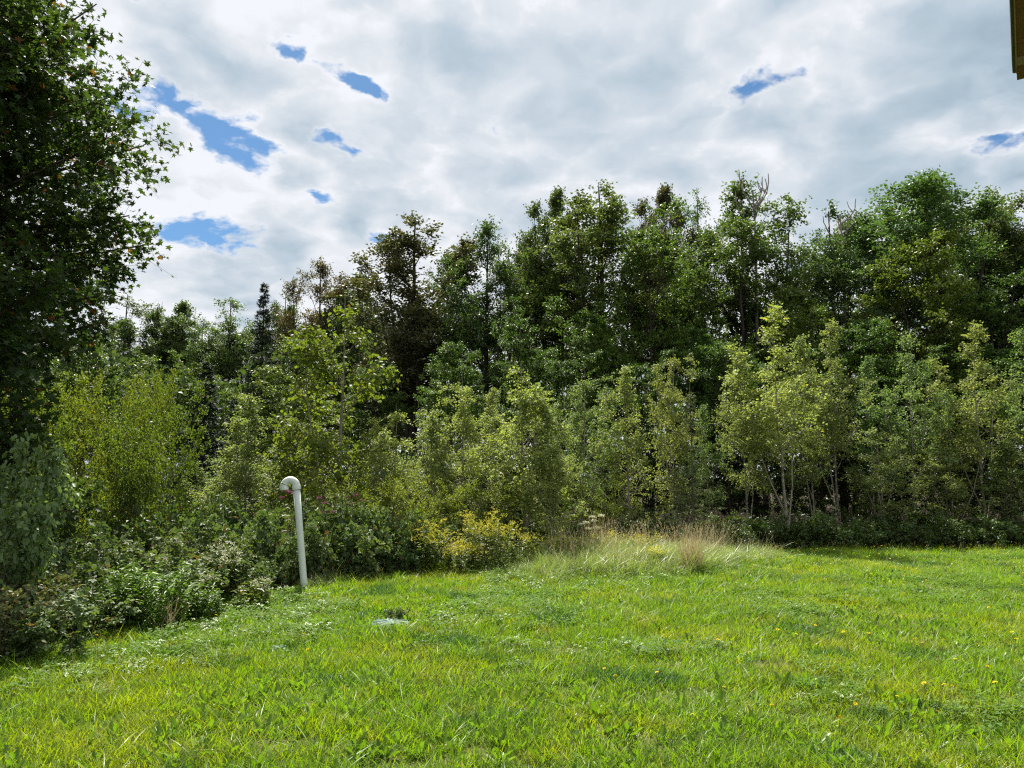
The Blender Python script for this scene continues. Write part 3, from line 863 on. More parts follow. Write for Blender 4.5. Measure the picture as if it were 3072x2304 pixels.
plant('spruce', 234, 398, 20.0, 26, 'spruce_tree', 'small dark spruce right of the larger low one', 'spruce', 'spruces', (0.85, 1.0, 1.15))


def snag(u, v, Y, seed, label, n=5, spread=0.5):
    """bare dead twigs on a thin dead stem standing among the crowns"""
    rng = np.random.default_rng(seed)
    p = at(u, v, Y)
    z = float(gz(p[0], Y))
    H = p[2] - z
    root = tag(empty('dead_tree', (p[0], Y, z)), label, 'dead tree', 'dead trees')
    s = np.linspace(0, 1, 12)
    P = np.stack([0.06 * np.sin(s * 9), 0.05 * np.cos(s * 7), -0.1 + s * (H - 1.2)], 1)[None]
    vq = tubes(P, np.linspace(0.11, 0.03, 12)[None], 6)
    obj('trunk', np_mesh('dead_trunk', vq[0], [vq[1]], mat=M['deadwood'], smooth=True), root)
    for k in range(n):
        b0 = P[0, -1] - np.array([0, 0, rng.uniform(0, 1.6)])
        a = rng.uniform(0, 6.28) if k > 1 else k * 3.14 + 0.2
        L = rng.uniform(0.9, 1.5)
        ss = np.linspace(0, 1, 7)[:, None]
        d = np.array([math.cos(a) * spread, math.sin(a) * spread * 0.6, 1.0]) * L
        Q = b0 + d * ss + np.array([math.cos(a), math.sin(a), 0]) * 0.25 * np.sin(ss * 3.0) + rng.normal(0, 0.03, (7, 3)) * ss
        f = Q[3] + np.array([[0.0, 0, 0], [-0.15 * math.cos(a + .5), 0.1, 0.25], [-0.22 * math.cos(a + .5), 0.12, 0.5]])
        v1 = tubes(Q[None], np.linspace(0.040, 0.014, 7)[None], 4)
        v2 = tubes(f[None], np.linspace(0.022, 0.010, 3)[None], 4)
        obj('bare_branch', np_mesh('bare_branch', np.concatenate([v1[0], v2[0]]), [np.concatenate([v1[1], v2[1] + len(v1[0])])], mat=M['deadwood'], smooth=True), root)


snag(751, 157, 27.6, 1, 'bare dead branches poking up above the broad tall green tree', 6, 0.42)
snag(838, 182, 28.6, 2, 'bare forked dead branches above the grey-green tree', 5, 0.6)


# the mass of the wood deep behind the front trees
def deep_wood():
    rng = np.random.default_rng(5)
    n = 95000
    a = rng.uniform(RAD(-46), RAD(48), n)
    r = rng.uniform(33, 50, n)
    x, y = r * np.sin(a), r * np.cos(a)
    top = np.interp(np.degrees(a), [-46, -30, -20, -8, 0, 10, 48], [7.0, 6.2, 6.2, 7.5, 8.5, 9.5, 9.5]) * (0.7 + 0.6 * fbm(x * 0.3, y * 0.3, 9))
    z = top * rng.uniform(0.0, 1.0, n) ** 0.8
    pos = np.stack([x, y, z], 1)
    d = rng.normal(0, 1, (n, 3))
    d[:, 2] -= 0.3
    nr = norm(UP * 0.7 + rng.normal(0, 0.6, (n, 3)))
    lv = leaves(pos, d, nr, rng.uniform(0.15, 0.30, n), rng.uniform(0, 0.9, n), T_DIAMOND)
    o = obj('background_wood', np_mesh('background_wood', lv[0], lv[1], lv[2], mat=M['forest']), color=(0.8, 0.85, 0.8))
    tag(o, 'dark mass of trees deep in the wood behind the front row', 'forest', kind='stuff')


deep_wood()

# ------------------------------------------------------------------ birches and alders in front of the wood
BIRCH = [
    # key, u, vtop, Y, hw, colour, label
    ('weeping', 340, 306, 16.0, 46, (0.92, 1.0, 1.0), 'tall light birch with drooping yellow-green leaves behind the white pipe', None),
    ('birch0', 252, 394, 15.0, 30, (0.95, 1.0, 0.85), 'narrow pointed birch left of the pipe, below the spruces', 'birch'),
    ('birch1', 392, 408, 15.0, 30, (1.1, 1.1, 0.9), 'short bushy birch right of the tall drooping one', 'birch'),
    ('birch0', 430, 410, 16.2, 28, (0.95, 1.0, 0.9), 'small pointed birch in front of the bronze tree', 'birch'),
    ('birch1', 467, 380, 15.8, 28, (1.15, 1.15, 0.95), 'slim sunlit birch at the start of the central clump', 'birch'),
    ('birch2', 500, 388, 17.0, 26, (1.0, 1.0, 0.9), 'birch half hidden behind its neighbours in the central clump', 'birch'),
    ('weeping', 527, 369, 15.4, 34, (1.15, 1.15, 0.95), 'bright birch with a few yellow leaves, fullest of the central clump', 'birch'),
    ('birch1', 577, 376, 17.2, 26, (0.78, 0.9, 0.8), 'dense birch right of the fullest central birch', 'birch'),
    ('birch0', 551, 402, 15.0, 24, (1.05, 1.08, 0.95), 'low silvery birch in front of the central clump, above the goldenrod', 'birch'),
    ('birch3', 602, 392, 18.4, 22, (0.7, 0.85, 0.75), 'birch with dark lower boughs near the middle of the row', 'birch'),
    ('birch0', 628, 366, 17.6, 24, (1.0, 1.0, 0.85), 'pointed birch above the white flower heads', 'birch'),
    ('birch1', 667, 353, 17.4, 22, (1.1, 1.05, 0.9), 'narrow birch with a bright tip behind the straw tuft', 'birch'),
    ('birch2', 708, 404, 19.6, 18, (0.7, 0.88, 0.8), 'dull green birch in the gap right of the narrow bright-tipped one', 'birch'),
    ('birch2', 742, 348, 18.8, 28, (0.95, 0.95, 0.85), 'birch leaning at the left side of the tallest pale birch', 'birch'),
    ('birch3', 780, 306, 18.0, 42, (1.2, 1.18, 0.95), 'tallest pale birch with bare slanting trunk over the dark undergrowth', 'birch'),
    ('birch2', 806, 335, 19.6, 28, (0.95, 1.0, 0.9), 'birch with a thin straight trunk beside the tallest one', 'birch'),
    ('birch3', 829, 320, 19.6, 32, (0.95, 0.95, 0.85), 'second tallest pale birch, right of the tallest', 'birch'),
    ('birch2', 866, 356, 20.6, 24, (0.72, 0.95, 0.95), 'blue-green birch in the dip of the right-hand row', 'birch'),
    ('birch3', 903, 334, 19.6, 26, (0.85, 1.0, 0.95), 'green birch with a thin leafy leader in the right-hand row', 'birch'),
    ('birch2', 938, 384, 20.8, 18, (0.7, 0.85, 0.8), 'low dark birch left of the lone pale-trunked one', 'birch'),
    ('birch3', 972, 322, 19.0, 34, (1.0, 0.98, 0.85), 'pale-trunked birch with a pointed crown near the right edge', 'birch'),
    ('birch2', 1020, 328, 19.6, 30, (0.85, 1.05, 0.95), 'birch cut by the right edge of the picture', 'birch'),
    ('birch3', 1072, 326, 19.4, 32, (0.95, 1.0, 0.9), 'birch just beyond the right edge', 'birch'),
    ('birch2', 1125, 322, 19.8, 32, (0.95, 1.0, 0.9), 'farther birch beyond the right edge', 'birch'),
    ('birch1', 310, 420, 17.5, 28, (0.9, 0.95, 0.8), 'low birch behind the top of the white pipe', 'birch'),
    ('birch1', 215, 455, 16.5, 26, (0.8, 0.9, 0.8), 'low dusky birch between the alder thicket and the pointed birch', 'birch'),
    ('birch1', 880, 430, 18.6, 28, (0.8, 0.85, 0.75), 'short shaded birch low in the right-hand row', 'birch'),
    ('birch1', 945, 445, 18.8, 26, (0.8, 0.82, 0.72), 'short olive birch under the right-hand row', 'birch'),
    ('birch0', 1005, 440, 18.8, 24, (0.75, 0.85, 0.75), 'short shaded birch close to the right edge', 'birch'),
]
random.seed(21)
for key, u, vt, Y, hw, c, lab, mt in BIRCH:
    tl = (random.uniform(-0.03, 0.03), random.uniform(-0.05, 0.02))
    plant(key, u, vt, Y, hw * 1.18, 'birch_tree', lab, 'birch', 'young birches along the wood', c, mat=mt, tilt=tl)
ALDER = [
    ('alder0', 158, 372, 13.8, 46, (0.74, 0.90, 0.85), 'large yellow-green alder thicket left of the pipe'),
    ('alder1', 106, 388, 13.2, 46, (0.80, 0.94, 0.85), 'yellow-green alder at the left side of the large thicket'),
    ('alder1', 140, 364, 16.5, 30, (0.95, 1.0, 0.75), 'alder behind the right shoulder of the large thicket'),
    ('alder1', 100, 366, 17.0, 44, (0.9, 0.95, 0.75), 'olive alder behind the large thicket, under the maple tip'),
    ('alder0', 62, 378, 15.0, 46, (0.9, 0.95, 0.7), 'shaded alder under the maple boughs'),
    ('alder1', 15, 372, 14.5, 46, (0.85, 0.9, 0.7), 'alder at the left edge behind the hanging ash leaves'),
    ('alder0', -60, 370, 14.5, 50, (0.85, 0.9, 0.7), 'alder beyond the left edge'),
    ('alder0', 420, 465, 14.2, 40, (1.1, 1.1, 0.85), 'low sunlit alder above the left goldenrod'),
    ('alder1', 350, 470, 13.6, 42, (1.1, 1.1, 0.85), 'low sunlit alder directly behind the bramble by the pipe'),
    ('alder1', 480, 470, 14.8, 38, (1.0, 1.05, 0.9), 'low alder behind the larger goldenrod'),
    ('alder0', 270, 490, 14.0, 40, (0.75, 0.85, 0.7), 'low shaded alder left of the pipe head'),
    ('alder0', 590, 470, 16.0, 32, (0.8, 0.85, 0.8), 'dusky alder behind the white flower heads'),
]
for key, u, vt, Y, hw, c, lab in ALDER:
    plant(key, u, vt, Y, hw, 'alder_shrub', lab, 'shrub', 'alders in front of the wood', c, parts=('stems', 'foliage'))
plant('tamarack', 690, 392, 17.2, 26, 'tamarack_tree', 'feathery pale green young larch behind the straw tuft', 'larch')
plant('tamarack', 676, 470, 16.6, 18, 'tamarack_tree', 'small feathery larch in front of the taller one', 'larch')

# ------------------------------------------------------------------ big maple and hanging ash at the left
mp = (-8.75, 10.2)
root = empty('maple_tree', (mp[0], mp[1], float(gz(*mp))), 0.6)
tag(root, 'large dark maple overhanging the left edge with lobed leaves', 'tree')
obj('trunk', PROTO['maple'][2], root)
obj('crown', PROTO['maple'][3], root)
plant('ash', -6, 436, 7.6, 52, 'ash_sapling', 'grey-green sapling with drooping narrow leaves at the left edge', 'sapling', color=(1.35, 1.35, 1.25), parts=('stems', 'foliage'))

# ------------------------------------------------------------------ brambles along the lawn
random.seed(33)
BRAM = [
    (20, 592, 7.0, 50), (-30, 575, 7.6, 56), (70, 600, 7.8, 40), (120, 585, 8.6, 40), (60, 560, 8.8, 46), (130, 548, 9.6, 42), (190, 560, 9.9, 38), (200, 535, 10.6, 40),
    (235, 562, 10.6, 32), (250, 520, 11.6, 36), (272, 542, 11.6, 30), (160, 528, 11.0, 42), (300, 508, 12.6, 36), (328, 528, 12.2, 30), (345, 505, 13.0, 36), (365, 533, 12.6, 30),
    (392, 515, 13.2, 32), (405, 540, 12.9, 26), (312, 545, 12.0, 22), (350, 556, 12.2, 22), (262, 566, 11.1, 20), (432, 528, 13.6, 22), (225, 515, 12.4, 38), (90, 530, 11.0, 42), (30, 535, 9.8, 46),
]
WHERE = ['low against the lawn at the far left corner', 'cut by the left edge under the hanging ash leaves', 'on the lawn edge right of the left corner', 'dark and low beside the dry grass stems',
         'behind the low left corner bramble', 'pale-leaved, under the alder thicket', 'in the middle of the left bank', 'pale-leaved, at the top of the left bank', 'low beside the lawn, left of the pipe',
         'just behind the cream flowers', 'left of the pipe at half its height', 'at the back of the left bank under the alders', 'behind the pipe, near its head', 'directly right of the pipe',
         'tall, right of the pipe head', 'dark, two paces right of the pipe', 'tall, left of the goldenrod', 'dark, at the foot of the left goldenrod', 'small, close behind the foot of the pipe',
         'small, at the grass edge right of the pipe', 'small, at the grass edge left of the pipe', 'touching the left goldenrod', 'at the back, left of the pipe head', 'far back under the alders at the left', 'under the ash leaves at the left edge']
for i, (u, vt, Y, hw) in enumerate(BRAM):
    f = random.uniform(0.8, 1.15)
    c = (f * random.uniform(0.95, 1.1), f, f * random.uniform(0.85, 1.1))
    plant('bramble%d' % (i % 3), u, vt - (10 if 200 < u < 440 else 4), Y, hw, 'bramble_bush', 'bramble bush ' + WHERE[i], 'bush', 'brambles on the left bank', c, parts=('canes', 'foliage'))
for i, (u, vt, Y, hw) in enumerate([(60, 505, 12.2, 40), (105, 500, 12.8, 40), (150, 503, 12.6, 38), (190, 498, 13.0, 36), (235, 492, 13.4, 34), (15, 505, 11.5, 42)]):
    plant('shrub%d' % (i % 2), u, vt, Y, hw, 'undergrowth_shrub', ['first', 'second', 'third', 'fourth', 'fifth', 'hindmost left'][i] + ' leafy shrub between the brambles and the alder thicket, counting rightward', 'shrub', 'shrubs behind the brambles', (1.0, 1.0, 0.9), parts=('stems', 'foliage'))
plant('thin_shrub', 12, 560, 6.9, 45, 'twiggy_shrub', 'twiggy purplish shrub with small leaves at the left edge', 'shrub', color=(1.3, 0.8, 0.9), parts=('stems', 'foliage'))
plant('thin_shrub', 45, 545, 8.2, 42, 'twiggy_shrub', 'sparse reddish shrub right of the twiggy purplish one', 'shrub', color=(1.2, 0.9, 0.8), parts=('stems', 'foliage'))

# undergrowth along the far lawn edge on the right
ORD = ['first', 'second', 'third', 'fourth', 'fifth', 'sixth', 'seventh', 'eighth', 'ninth', 'tenth', 'eleventh', 'twelfth', 'thirteenth', 'fourteenth', 'fifteenth', 'sixteenth', 'seventeenth', 'eighteenth', 'nineteenth', 'twentieth']
random.seed(41)
for i in range(15):
    u = 738 + i * 24 + random.uniform(-5, 5)
    f = random.uniform(0.75, 1.1)
    plant('shrub%d' % (i % 2), u, 513 + random.uniform(-4, 10), 17.4 + random.uniform(0, 0.5), 24, 'undergrowth_shrub',
          ORD[i] + ' low green shrub along the far lawn edge, counting right from the straw tuft', 'shrub', 'low shrubs on the far lawn edge', (f, f, f * 0.95), parts=('stems', 'foliage'))
for i in range(9):
    u = 742 + i * 40 + random.uniform(-8, 8)
    f = random.uniform(0.7, 1.0)
    plant('shrub%d' % (i % 2), u, 512 + random.uniform(-8, 8), 18.6 + random.uniform(0, 0.6), 28, 'undergrowth_shrub',
          ORD[i] + ' taller shrub under the right-hand birch trunks, counting from the straw tuft', 'shrub', 'shrubs under the birches', (f, f, f), parts=('stems', 'foliage'))
for i in range(8):
    u = 500 + i * 30 + random.uniform(-6, 6)
    f = random.uniform(0.75, 1.1)
    plant('shrub%d' % (i % 2), u, 512 + random.uniform(-10, 10), 15.6 + random.uniform(0, 0.8), 26, 'undergrowth_shrub',
          ORD[i] + ' dark shrub behind the goldenrod and tall grass, counting from the left', 'shrub', 'shrubs behind the goldenrod', (f, f, f), parts=('stems', 'foliage'))
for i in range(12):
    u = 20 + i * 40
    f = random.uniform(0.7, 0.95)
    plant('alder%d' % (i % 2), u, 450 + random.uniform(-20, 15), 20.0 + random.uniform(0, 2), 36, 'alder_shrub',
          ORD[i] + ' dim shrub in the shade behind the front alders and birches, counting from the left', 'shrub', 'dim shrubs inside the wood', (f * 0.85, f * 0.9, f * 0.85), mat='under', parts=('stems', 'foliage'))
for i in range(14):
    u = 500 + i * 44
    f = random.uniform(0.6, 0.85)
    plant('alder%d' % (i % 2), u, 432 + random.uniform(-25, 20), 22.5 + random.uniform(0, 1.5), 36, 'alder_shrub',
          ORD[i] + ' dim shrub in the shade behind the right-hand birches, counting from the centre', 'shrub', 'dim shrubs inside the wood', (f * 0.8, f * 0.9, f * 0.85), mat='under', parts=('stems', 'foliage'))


# ------------------------------------------------------------------ goldenrod and other herbs
def herb(u, vtop, Y, hw, n, seed, name, label, cat, group, flower, fl_len=0.30, fl_n=42, fl_size=0.022, leaf_n=22, leaf_len=0.09, leaf_mat_='goldleaf', color=(1, 1, 1), plume=True, share=1.0):
    """a clump of upright leafy stems carrying flower heads"""
    rng = np.random.default_rng(seed)
    p = at(u, vtop, Y)
    z = float(gz(p[0], Y))
    H, R = p[2] - z, hw * math.hypot(p[0], Y) / FPX
    root = tag(empty(name, (p[0], Y, z)), label, cat, group)
    a, r = rng.uniform(0, 6.283, n), R * 0.75 * np.sqrt(rng.uniform(0, 1, n))
    base = np.stack([r * np.cos(a), r * np.sin(a), np.full(n, -0.02)], 1)
    d = norm(np.stack([0.20 * np.cos(a) * r / R + rng.normal(0, .07, n), 0.20 * np.sin(a) * r / R + rng.normal(0, .07, n), np.ones(n)], 1))
    L = H * rng.uniform(0.62, 1.0, n)
    c = np.stack([rng.normal(0, .05, n), rng.normal(0, .05, n), -0.02 * np.ones(n)], 1)
    C = Curves(base, d, L, c, np.full(n, 0.004), rng.uniform(0, 1, n))
    v, q = C.tube(5, 3, 0.4)
    obj('stems', np_mesh(name + '_stems', v, [q], mat=M['greenstem']), root)
    i = np.repeat(np.arange(n), leaf_n)
    s = rng.uniform(0.12, 0.9, len(i))
    aa = rng.uniform(0, 6.283, len(i))
    dd = np.stack([np.cos(aa), np.sin(aa), rng.uniform(-0.35, 0.6, len(i))], 1)
    lv = leaves(C.pt(i, s), dd, norm(UP + rng.normal(0, .4, dd.shape)), leaf_len * rng.uniform(.6, 1.25, len(i)), np.clip(C.tint[i] * .6 + rng.uniform(0, .35, len(i)), 0, 1), T_LANCE)
    obj('foliage', np_mesh(name + '_foliage', lv[0], lv[1], lv[2], mat=M[leaf_mat_]), root, color)
    if flower:
        fi = np.where(rng.uniform(0, 1, n) < share)[0]
        k = np.repeat(fi, 5)
        m = len(k)
        if plume:
            s0 = rng.uniform(0.72, 0.99, m)
            aa = rng.uniform(0, 6.283, m)
            bd = norm(np.stack([np.cos(aa) * .8, np.sin(aa) * .8, rng.uniform(.2, 1.2, m)], 1))
            Bc = Curves(C.pt(k, s0), bd, fl_len * (1.25 - s0) * 2.2 * rng.uniform(.6, 1.2, m), np.tile([0, 0, -.25], (m, 1)), np.full(m, .002), C.tint[k])
            j = np.repeat(np.arange(m), fl_n // 5)
            ff = rng.uniform(0, 1, len(j))
            pos = Bc.pt(j, ff) + rng.normal(0, 0.008, (len(j), 3))
        else:
            j = np.repeat(np.arange(m), fl_n // 5)
            rr = fl_len * np.sqrt(rng.uniform(0, 1, len(j)))
            aa = rng.uniform(0, 6.283, len(j))
            pos = C.pt(k[j], np.ones(len(j))) + np.stack([rr * np.cos(aa), rr * np.sin(aa), 0.02 - rr * rr * 2.5 + rng.normal(0, .006, len(j))], 1)
        fd = rng.normal(0, 1, (len(j), 3))
        lv = leaves(pos, fd, norm(UP + rng.normal(0, .5, fd.shape)), fl_size * rng.uniform(.7, 1.3, len(j)), rng.uniform(0, .96, len(j)), T_DIAMOND)
        obj('flower_heads', np_mesh(name + '_flowers', lv[0], lv[1], lv[2], mat=M[flower]), root)
    return root


GG = 'goldenrod by the tall grass'
herb(428, 516, 13.0, 20, 34, 1, 'goldenrod', 'yellow goldenrod clump, the left one beside the brambles', 'wildflower', GG, 'gold', share=0.7, fl_n=65)
herb(488, 506, 13.4, 32, 56, 2, 'goldenrod', 'largest bright yellow goldenrod clump, right of the brambles', 'wildflower', GG, 'gold', share=0.75, fl_n=70)
herb(462, 538, 12.9, 20, 30, 3, 'goldenrod', 'low yellow goldenrod at the left foot of the largest clump', 'wildflower', GG, 'gold', share=0.8, fl_n=60)
herb(522, 530, 13.6, 20, 26, 4, 'goldenrod', 'greenish goldenrod trailing right of the largest clump', 'wildflower', GG, 'gold', share=0.4)
herb(560, 534, 14.0, 24, 28, 5, 'goldenrod', 'fading rusty goldenrod left of the white flower heads', 'wildflower', GG, 'gold', share=0.45, color=(1.1, 0.95, 0.8))
herb(606, 530, 14.4, 20, 28, 6, 'goldenrod', 'goldenrod among dry stalks under the white flower heads', 'wildflower', GG, 'gold', share=0.55)
herb(640, 533, 14.4, 18, 22, 7, 'goldenrod', 'small goldenrod right of the white flower heads', 'wildflower', GG, 'gold', share=0.5)
herb(658, 548, 13.2, 9, 9, 8, 'goldenrod', 'small yellow flowering stem in the pale grass left of the straw tuft', 'wildflower', GG, 'gold', share=0.9)
herb(588, 512, 14.6, 9, 7, 9, 'white_wildflower', 'tall white flower heads among dry stalks behind the pale grass', 'wildflower', None, 'cream', 0.06, 90, 0.026, plume=False, leaf_n=6)
GC = 'cream-flowered herbs on the bank'
herb(228, 535, 10.4, 20, 26, 10, 'cream_wildflower', 'cream-flowered herb at the top of the left bank', 'wildflower', GC, 'cream', 0.10, 60, 0.016, share=0.8)
herb(202, 560, 9.6, 22, 26, 11, 'cream_wildflower', 'cream-flowered herb lower on the left bank', 'wildflower', GC, 'cream', 0.10, 60, 0.016, share=0.7)
herb(252, 572, 9.9, 18, 20, 12, 'cream_wildflower', 'small pale-flowered herb near the grass, left of the pipe', 'wildflower', GC, 'cream', 0.10, 40, 0.015, share=0.5)
GM = 'mauve flower heads'
for i, (u, v, Y, lab) in enumerate(((282, 483, 12.6, 'mauve-flowered stems left of the pipe head'), (318, 478, 13.0, 'mauve-flowered stems right of the pipe head'), (345, 488, 13.0, 'mauve-flowered stems above the right-hand brambles'))):
    herb(u, v, Y, 14, 7, 20 + i, 'mauve_wildflower', lab, 'wildflower', GM, 'mauve', 0.05, 60, 0.022, plume=False, share=0.7, leaf_n=14, leaf_len=0.13)
GH = 'feathery herbs on the left bank'
herb(150, 548, 8.5, 36, 80, 31, 'feathery_herb', 'large feathery green herb in the middle of the left bank', 'plant', GH, None, leaf_n=50, leaf_len=0.07, color=(1.05, 1.4, 0.9))
herb(195, 572, 8.9, 26, 40, 32, 'feathery_herb', 'feathery green herb right of the large one', 'plant', GH, None, leaf_n=48, leaf_len=0.07, color=(1.0, 1.3, 0.85))
herb(85, 575, 8.0, 34, 40, 33, 'feathery_herb', 'dull feathery herb left of the large one', 'plant', GH, None, leaf_n=40, leaf_len=0.07, color=(0.8, 1.05, 0.85))
herb(75, 515, 9.4, 6, 3, 34, 'upright_herb', 'single upright leafy stem standing above the left bank', 'plant', None, None, leaf_n=26, leaf_len=0.09, color=(1.2, 1.2, 0.9))


# ------------------------------------------------------------------ grasses
def blade_clump(seed, n, rad, h0, h1, w, curve, segs=3, seedhead=0.0, lean=0.3, head=0.012):
    rng = np.random.default_rng(seed)
    a, r = rng.uniform(0, 6.283, n), rad * np.sqrt(rng.uniform(0, 1, n))
    base = np.stack([r * np.cos(a), r * np.sin(a), np.full(n, -0.01)], 1)
    az = rng.uniform(0, 6.283, n)
    dh = np.stack([np.cos(az), np.sin(az), 0 * az], 1)
    d = norm(dh * (lean * rng.uniform(0.1, 1.0, n))[:, None] + UP)
    L = rng.uniform(h0, h1, n)
    c = dh * (curve * rng.uniform(0.2, 1.3, n))[:, None] - UP * (curve * 0.55 * rng.uniform(0.2, 1.2, n))[:, None]
    s = np.linspace(0, 1, segs + 1)
    P = base[:, None] + d[:, None] * (L[:, None] * s)[..., None] + c[:, None] * (L[:, None] * s ** 2)[..., None]
    tw = az + rng.uniform(0.8, 2.3, n)
    side = np.stack([np.cos(tw), np.sin(tw), 0 * tw], 1)
    ww = w * rng.uniform(0.6, 1.3, n)[:, None] * np.array([0.75, 1.0, 0.8, 0.55, 0.3][:segs] + [0.06])[None] * 0.5
    lft, rgt = P - side[:, None] * ww[..., None], P + side[:, None] * ww[..., None]
    V = np.stack([lft, rgt], 2).reshape(-1, 3)
    idx = np.arange(n * (segs + 1) * 2).reshape(n, segs + 1, 2)
    q = np.stack([idx[:, :-1, 0], idx[:, :-1, 1], idx[:, 1:, 1], idx[:, 1:, 0]], -1).reshape(-1, 4)
    t = np.clip(rng.uniform(0, 0.9, n), 0, 1)
    t = np.where(rng.uniform(0, 1, n) < 0.05, 1.0, t)
    tint = np.repeat(t, segs)
    if seedhead:
        k = np.where(rng.uniform(0, 1, n) < seedhead)[0]
        if len(k):
            kk = np.repeat(k, 7)
            pos = P[kk, -1] - (P[kk, -1] - P[kk, -2]) * rng.uniform(0, 0.5, len(kk))[:, None] + rng.normal(0, 0.003, (len(kk), 3))
            dd = norm(P[kk, -1] - P[kk, -2]) + rng.normal(0, .35, (len(kk), 3))
            lv = leaves(pos, dd, rng.normal(0, 1, dd.shape), np.full(len(kk), head), np.full(len(kk), 0.5), T_DIAMOND)
            fa = lv[1][0] + len(V)
            return np.concatenate([V, lv[0]]), [q, fa], [tint, lv[2][0]]
    return V, [q], [tint]


def rosette(seed, n, h, w, tmpl, lift=(15, 60)):
    rng = np.random.default_rng(seed)
    a = np.arange(n) * 2.4 + rng.normal(0, .3, n)
    e = np.radians(rng.uniform(lift[0], lift[1], n))
    d = np.stack([np.cos(e) * np.cos(a), np.cos(e) * np.sin(a), np.sin(e)], 1)
    lv = leaves(np.zeros((n, 3)), d, norm(UP + rng.normal(0, .25, d.shape)), h * rng.uniform(.6, 1.2, n), rng.uniform(0, .9, n), tmpl)
    return lv


def clover(seed, n, rad, h):
    rng = np.random.default_rng(seed)
    a, r = rng.uniform(0, 6.283, n), rad * np.sqrt(rng.uniform(0, 1, n))
    tv, tf = _trefoil()
    pos = np.stack([r * np.cos(a), r * np.sin(a), h * rng.uniform(.4, 1.1, n)], 1)
    aa = rng.uniform(0, 6.283, n)
    d = np.stack([np.cos(aa), np.sin(aa), rng.normal(0, .2, n)], 1)
    return leaves(pos, d, norm(UP + rng.normal(0, .28, d.shape)), 0.034 * rng.uniform(.7, 1.3, n), rng.uniform(0, .9, n), (tv, tf))


_docky = np.array([[0, 0, 0], [-.09, .25, .02], [-.15, .55, .05], [-.10, .85, .03], [0, 1, -.06], [.10, .85, .03], [.15, .55, .05], [.09, .25, .02]])
T_DOCK = (_docky, [[0, 4, 3, 2, 1], [0, 7, 6, 5, 4]])
_dd = [[0, 0, 0], [.03, .15, .01], [.07, .30, .02], [.045, .36, .01], [.10, .52, .03], [.055, .57, .01], [.13, .74, .04], [.08, .80, .02], [.10, .90, .02], [0, 1, -.06]]
T_DANDELION = (np.array(_dd + [[-x, y, zz] for x, y, zz in _dd[1:-1]]), [[0, 1, 2, 3, 4, 5, 6, 7, 8, 9], [0, 9, 17, 16, 15, 14, 13, 12, 11, 10]])


def source(name, lv, mat):
    return bpy.data.objects.new(name, np_mesh(name, lv[0], lv[1], lv[2], mat=M[mat]))


def scatter(name, sources, xy, idx, rz, tilt, scl, zoff=None):
    """one object that carries countless small plants (geometry nodes)"""
    n = len(xy)
    z = gz(xy[:, 0], xy[:, 1])
    me = bpy.data.meshes.new(name)
    me.vertices.add(n)
    me.vertices.foreach_set('co', np.concatenate([xy, z[:, None]], 1).astype(np.float32).ravel())
    a = me.attributes.new('idx', 'INT', 'POINT'); a.data.foreach_set('value', idx.astype(np.int32))
    a = me.attributes.new('rot', 'FLOAT_VECTOR', 'POINT')
    a.data.foreach_set('vector', np.stack([tilt[:, 0], tilt[:, 1], rz], 1).astype(np.float32).ravel())
    a = me.attributes.new('scl', 'FLOAT_VECTOR', 'POINT'); a.data.foreach_set('vector', scl.astype(np.float32).ravel())
    o = obj(name, me)
    g = bpy.data.node_groups.new(name + '_scatter', 'GeometryNodeTree')
    g.interface.new_socket('Geometry', in_out='INPUT', socket_type='NodeSocketGeometry')
    g.interface.new_socket('Geometry', in_out='OUTPUT', socket_type='NodeSocketGeometry')
    N, Lk = g.nodes, g.links
    gi, go = N.new('NodeGroupInput'), N.new('NodeGroupOutput')
    iop = N.new('GeometryNodeInstanceOnPoints')
    g2i = N.new('GeometryNodeGeometryToInstance')
    for so in reversed(sources):
        oi = N.new('GeometryNodeObjectInfo')
        oi.inputs['Object'].default_value = so
        oi.transform_space = 'ORIGINAL'
        Lk.new(oi.outputs['Geometry'], g2i.inputs[0])

    def na(nm, t):
        x = N.new('GeometryNodeInputNamedAttribute')
        x.data_type = t
        x.inputs['Name'].default_value = nm
        return x.outputs[0]
    e2r = N.new('FunctionNodeEulerToRotation')
    Lk.new(na('rot', 'FLOAT_VECTOR'), e2r.inputs[0])
    Lk.new(gi.outputs[0], iop.inputs['Points'])
    Lk.new(g2i.outputs[0], iop.inputs['Instance'])
    iop.inputs['Pick Instance'].default_value = True
    Lk.new(na('idx', 'INT'), iop.inputs['Instance Index'])
    Lk.new(e2r.outputs[0], iop.inputs['Rotation'])
    Lk.new(na('scl', 'FLOAT_VECTOR'), iop.inputs['Scale'])
    Lk.new(iop.outputs[0], go.inputs[0])
    md = o.modifiers.new('scatter', 'NODES')
    md.node_group = g
    return o


LIDS = [(390, 627, 0.21), (278, 651, 0.08)]
LID_XY = [on_ground(u, v)[:2] for u, v, _ in LIDS]


def lawn_points(rng, dens, margin=0.0, y0=2.2, bare=True, pad=0.0):
    """random spots on the lawn, dens per square metre"""
    A = (-13, 15, y0, 18.5)
    n = int((A[1] - A[0]) * (A[3] - A[2]) * dens)
    x, y = rng.uniform(A[0], A[1], n), rng.uniform(A[2], A[3], n)
    ok = (lawn_margin(x, y) > margin + 0.5 * (fbm(x * 1.5, y * 1.5, 7) - 0.5)) & (np.abs(x) < y * 0.82 + 1.6)
    if bare:
        for (lx, ly), (_, _, r) in zip(LID_XY, LIDS):
            ok &= np.hypot(x - lx, y - ly) > r * 0.75 + pad
    return np.stack([x[ok], y[ok]], 1)


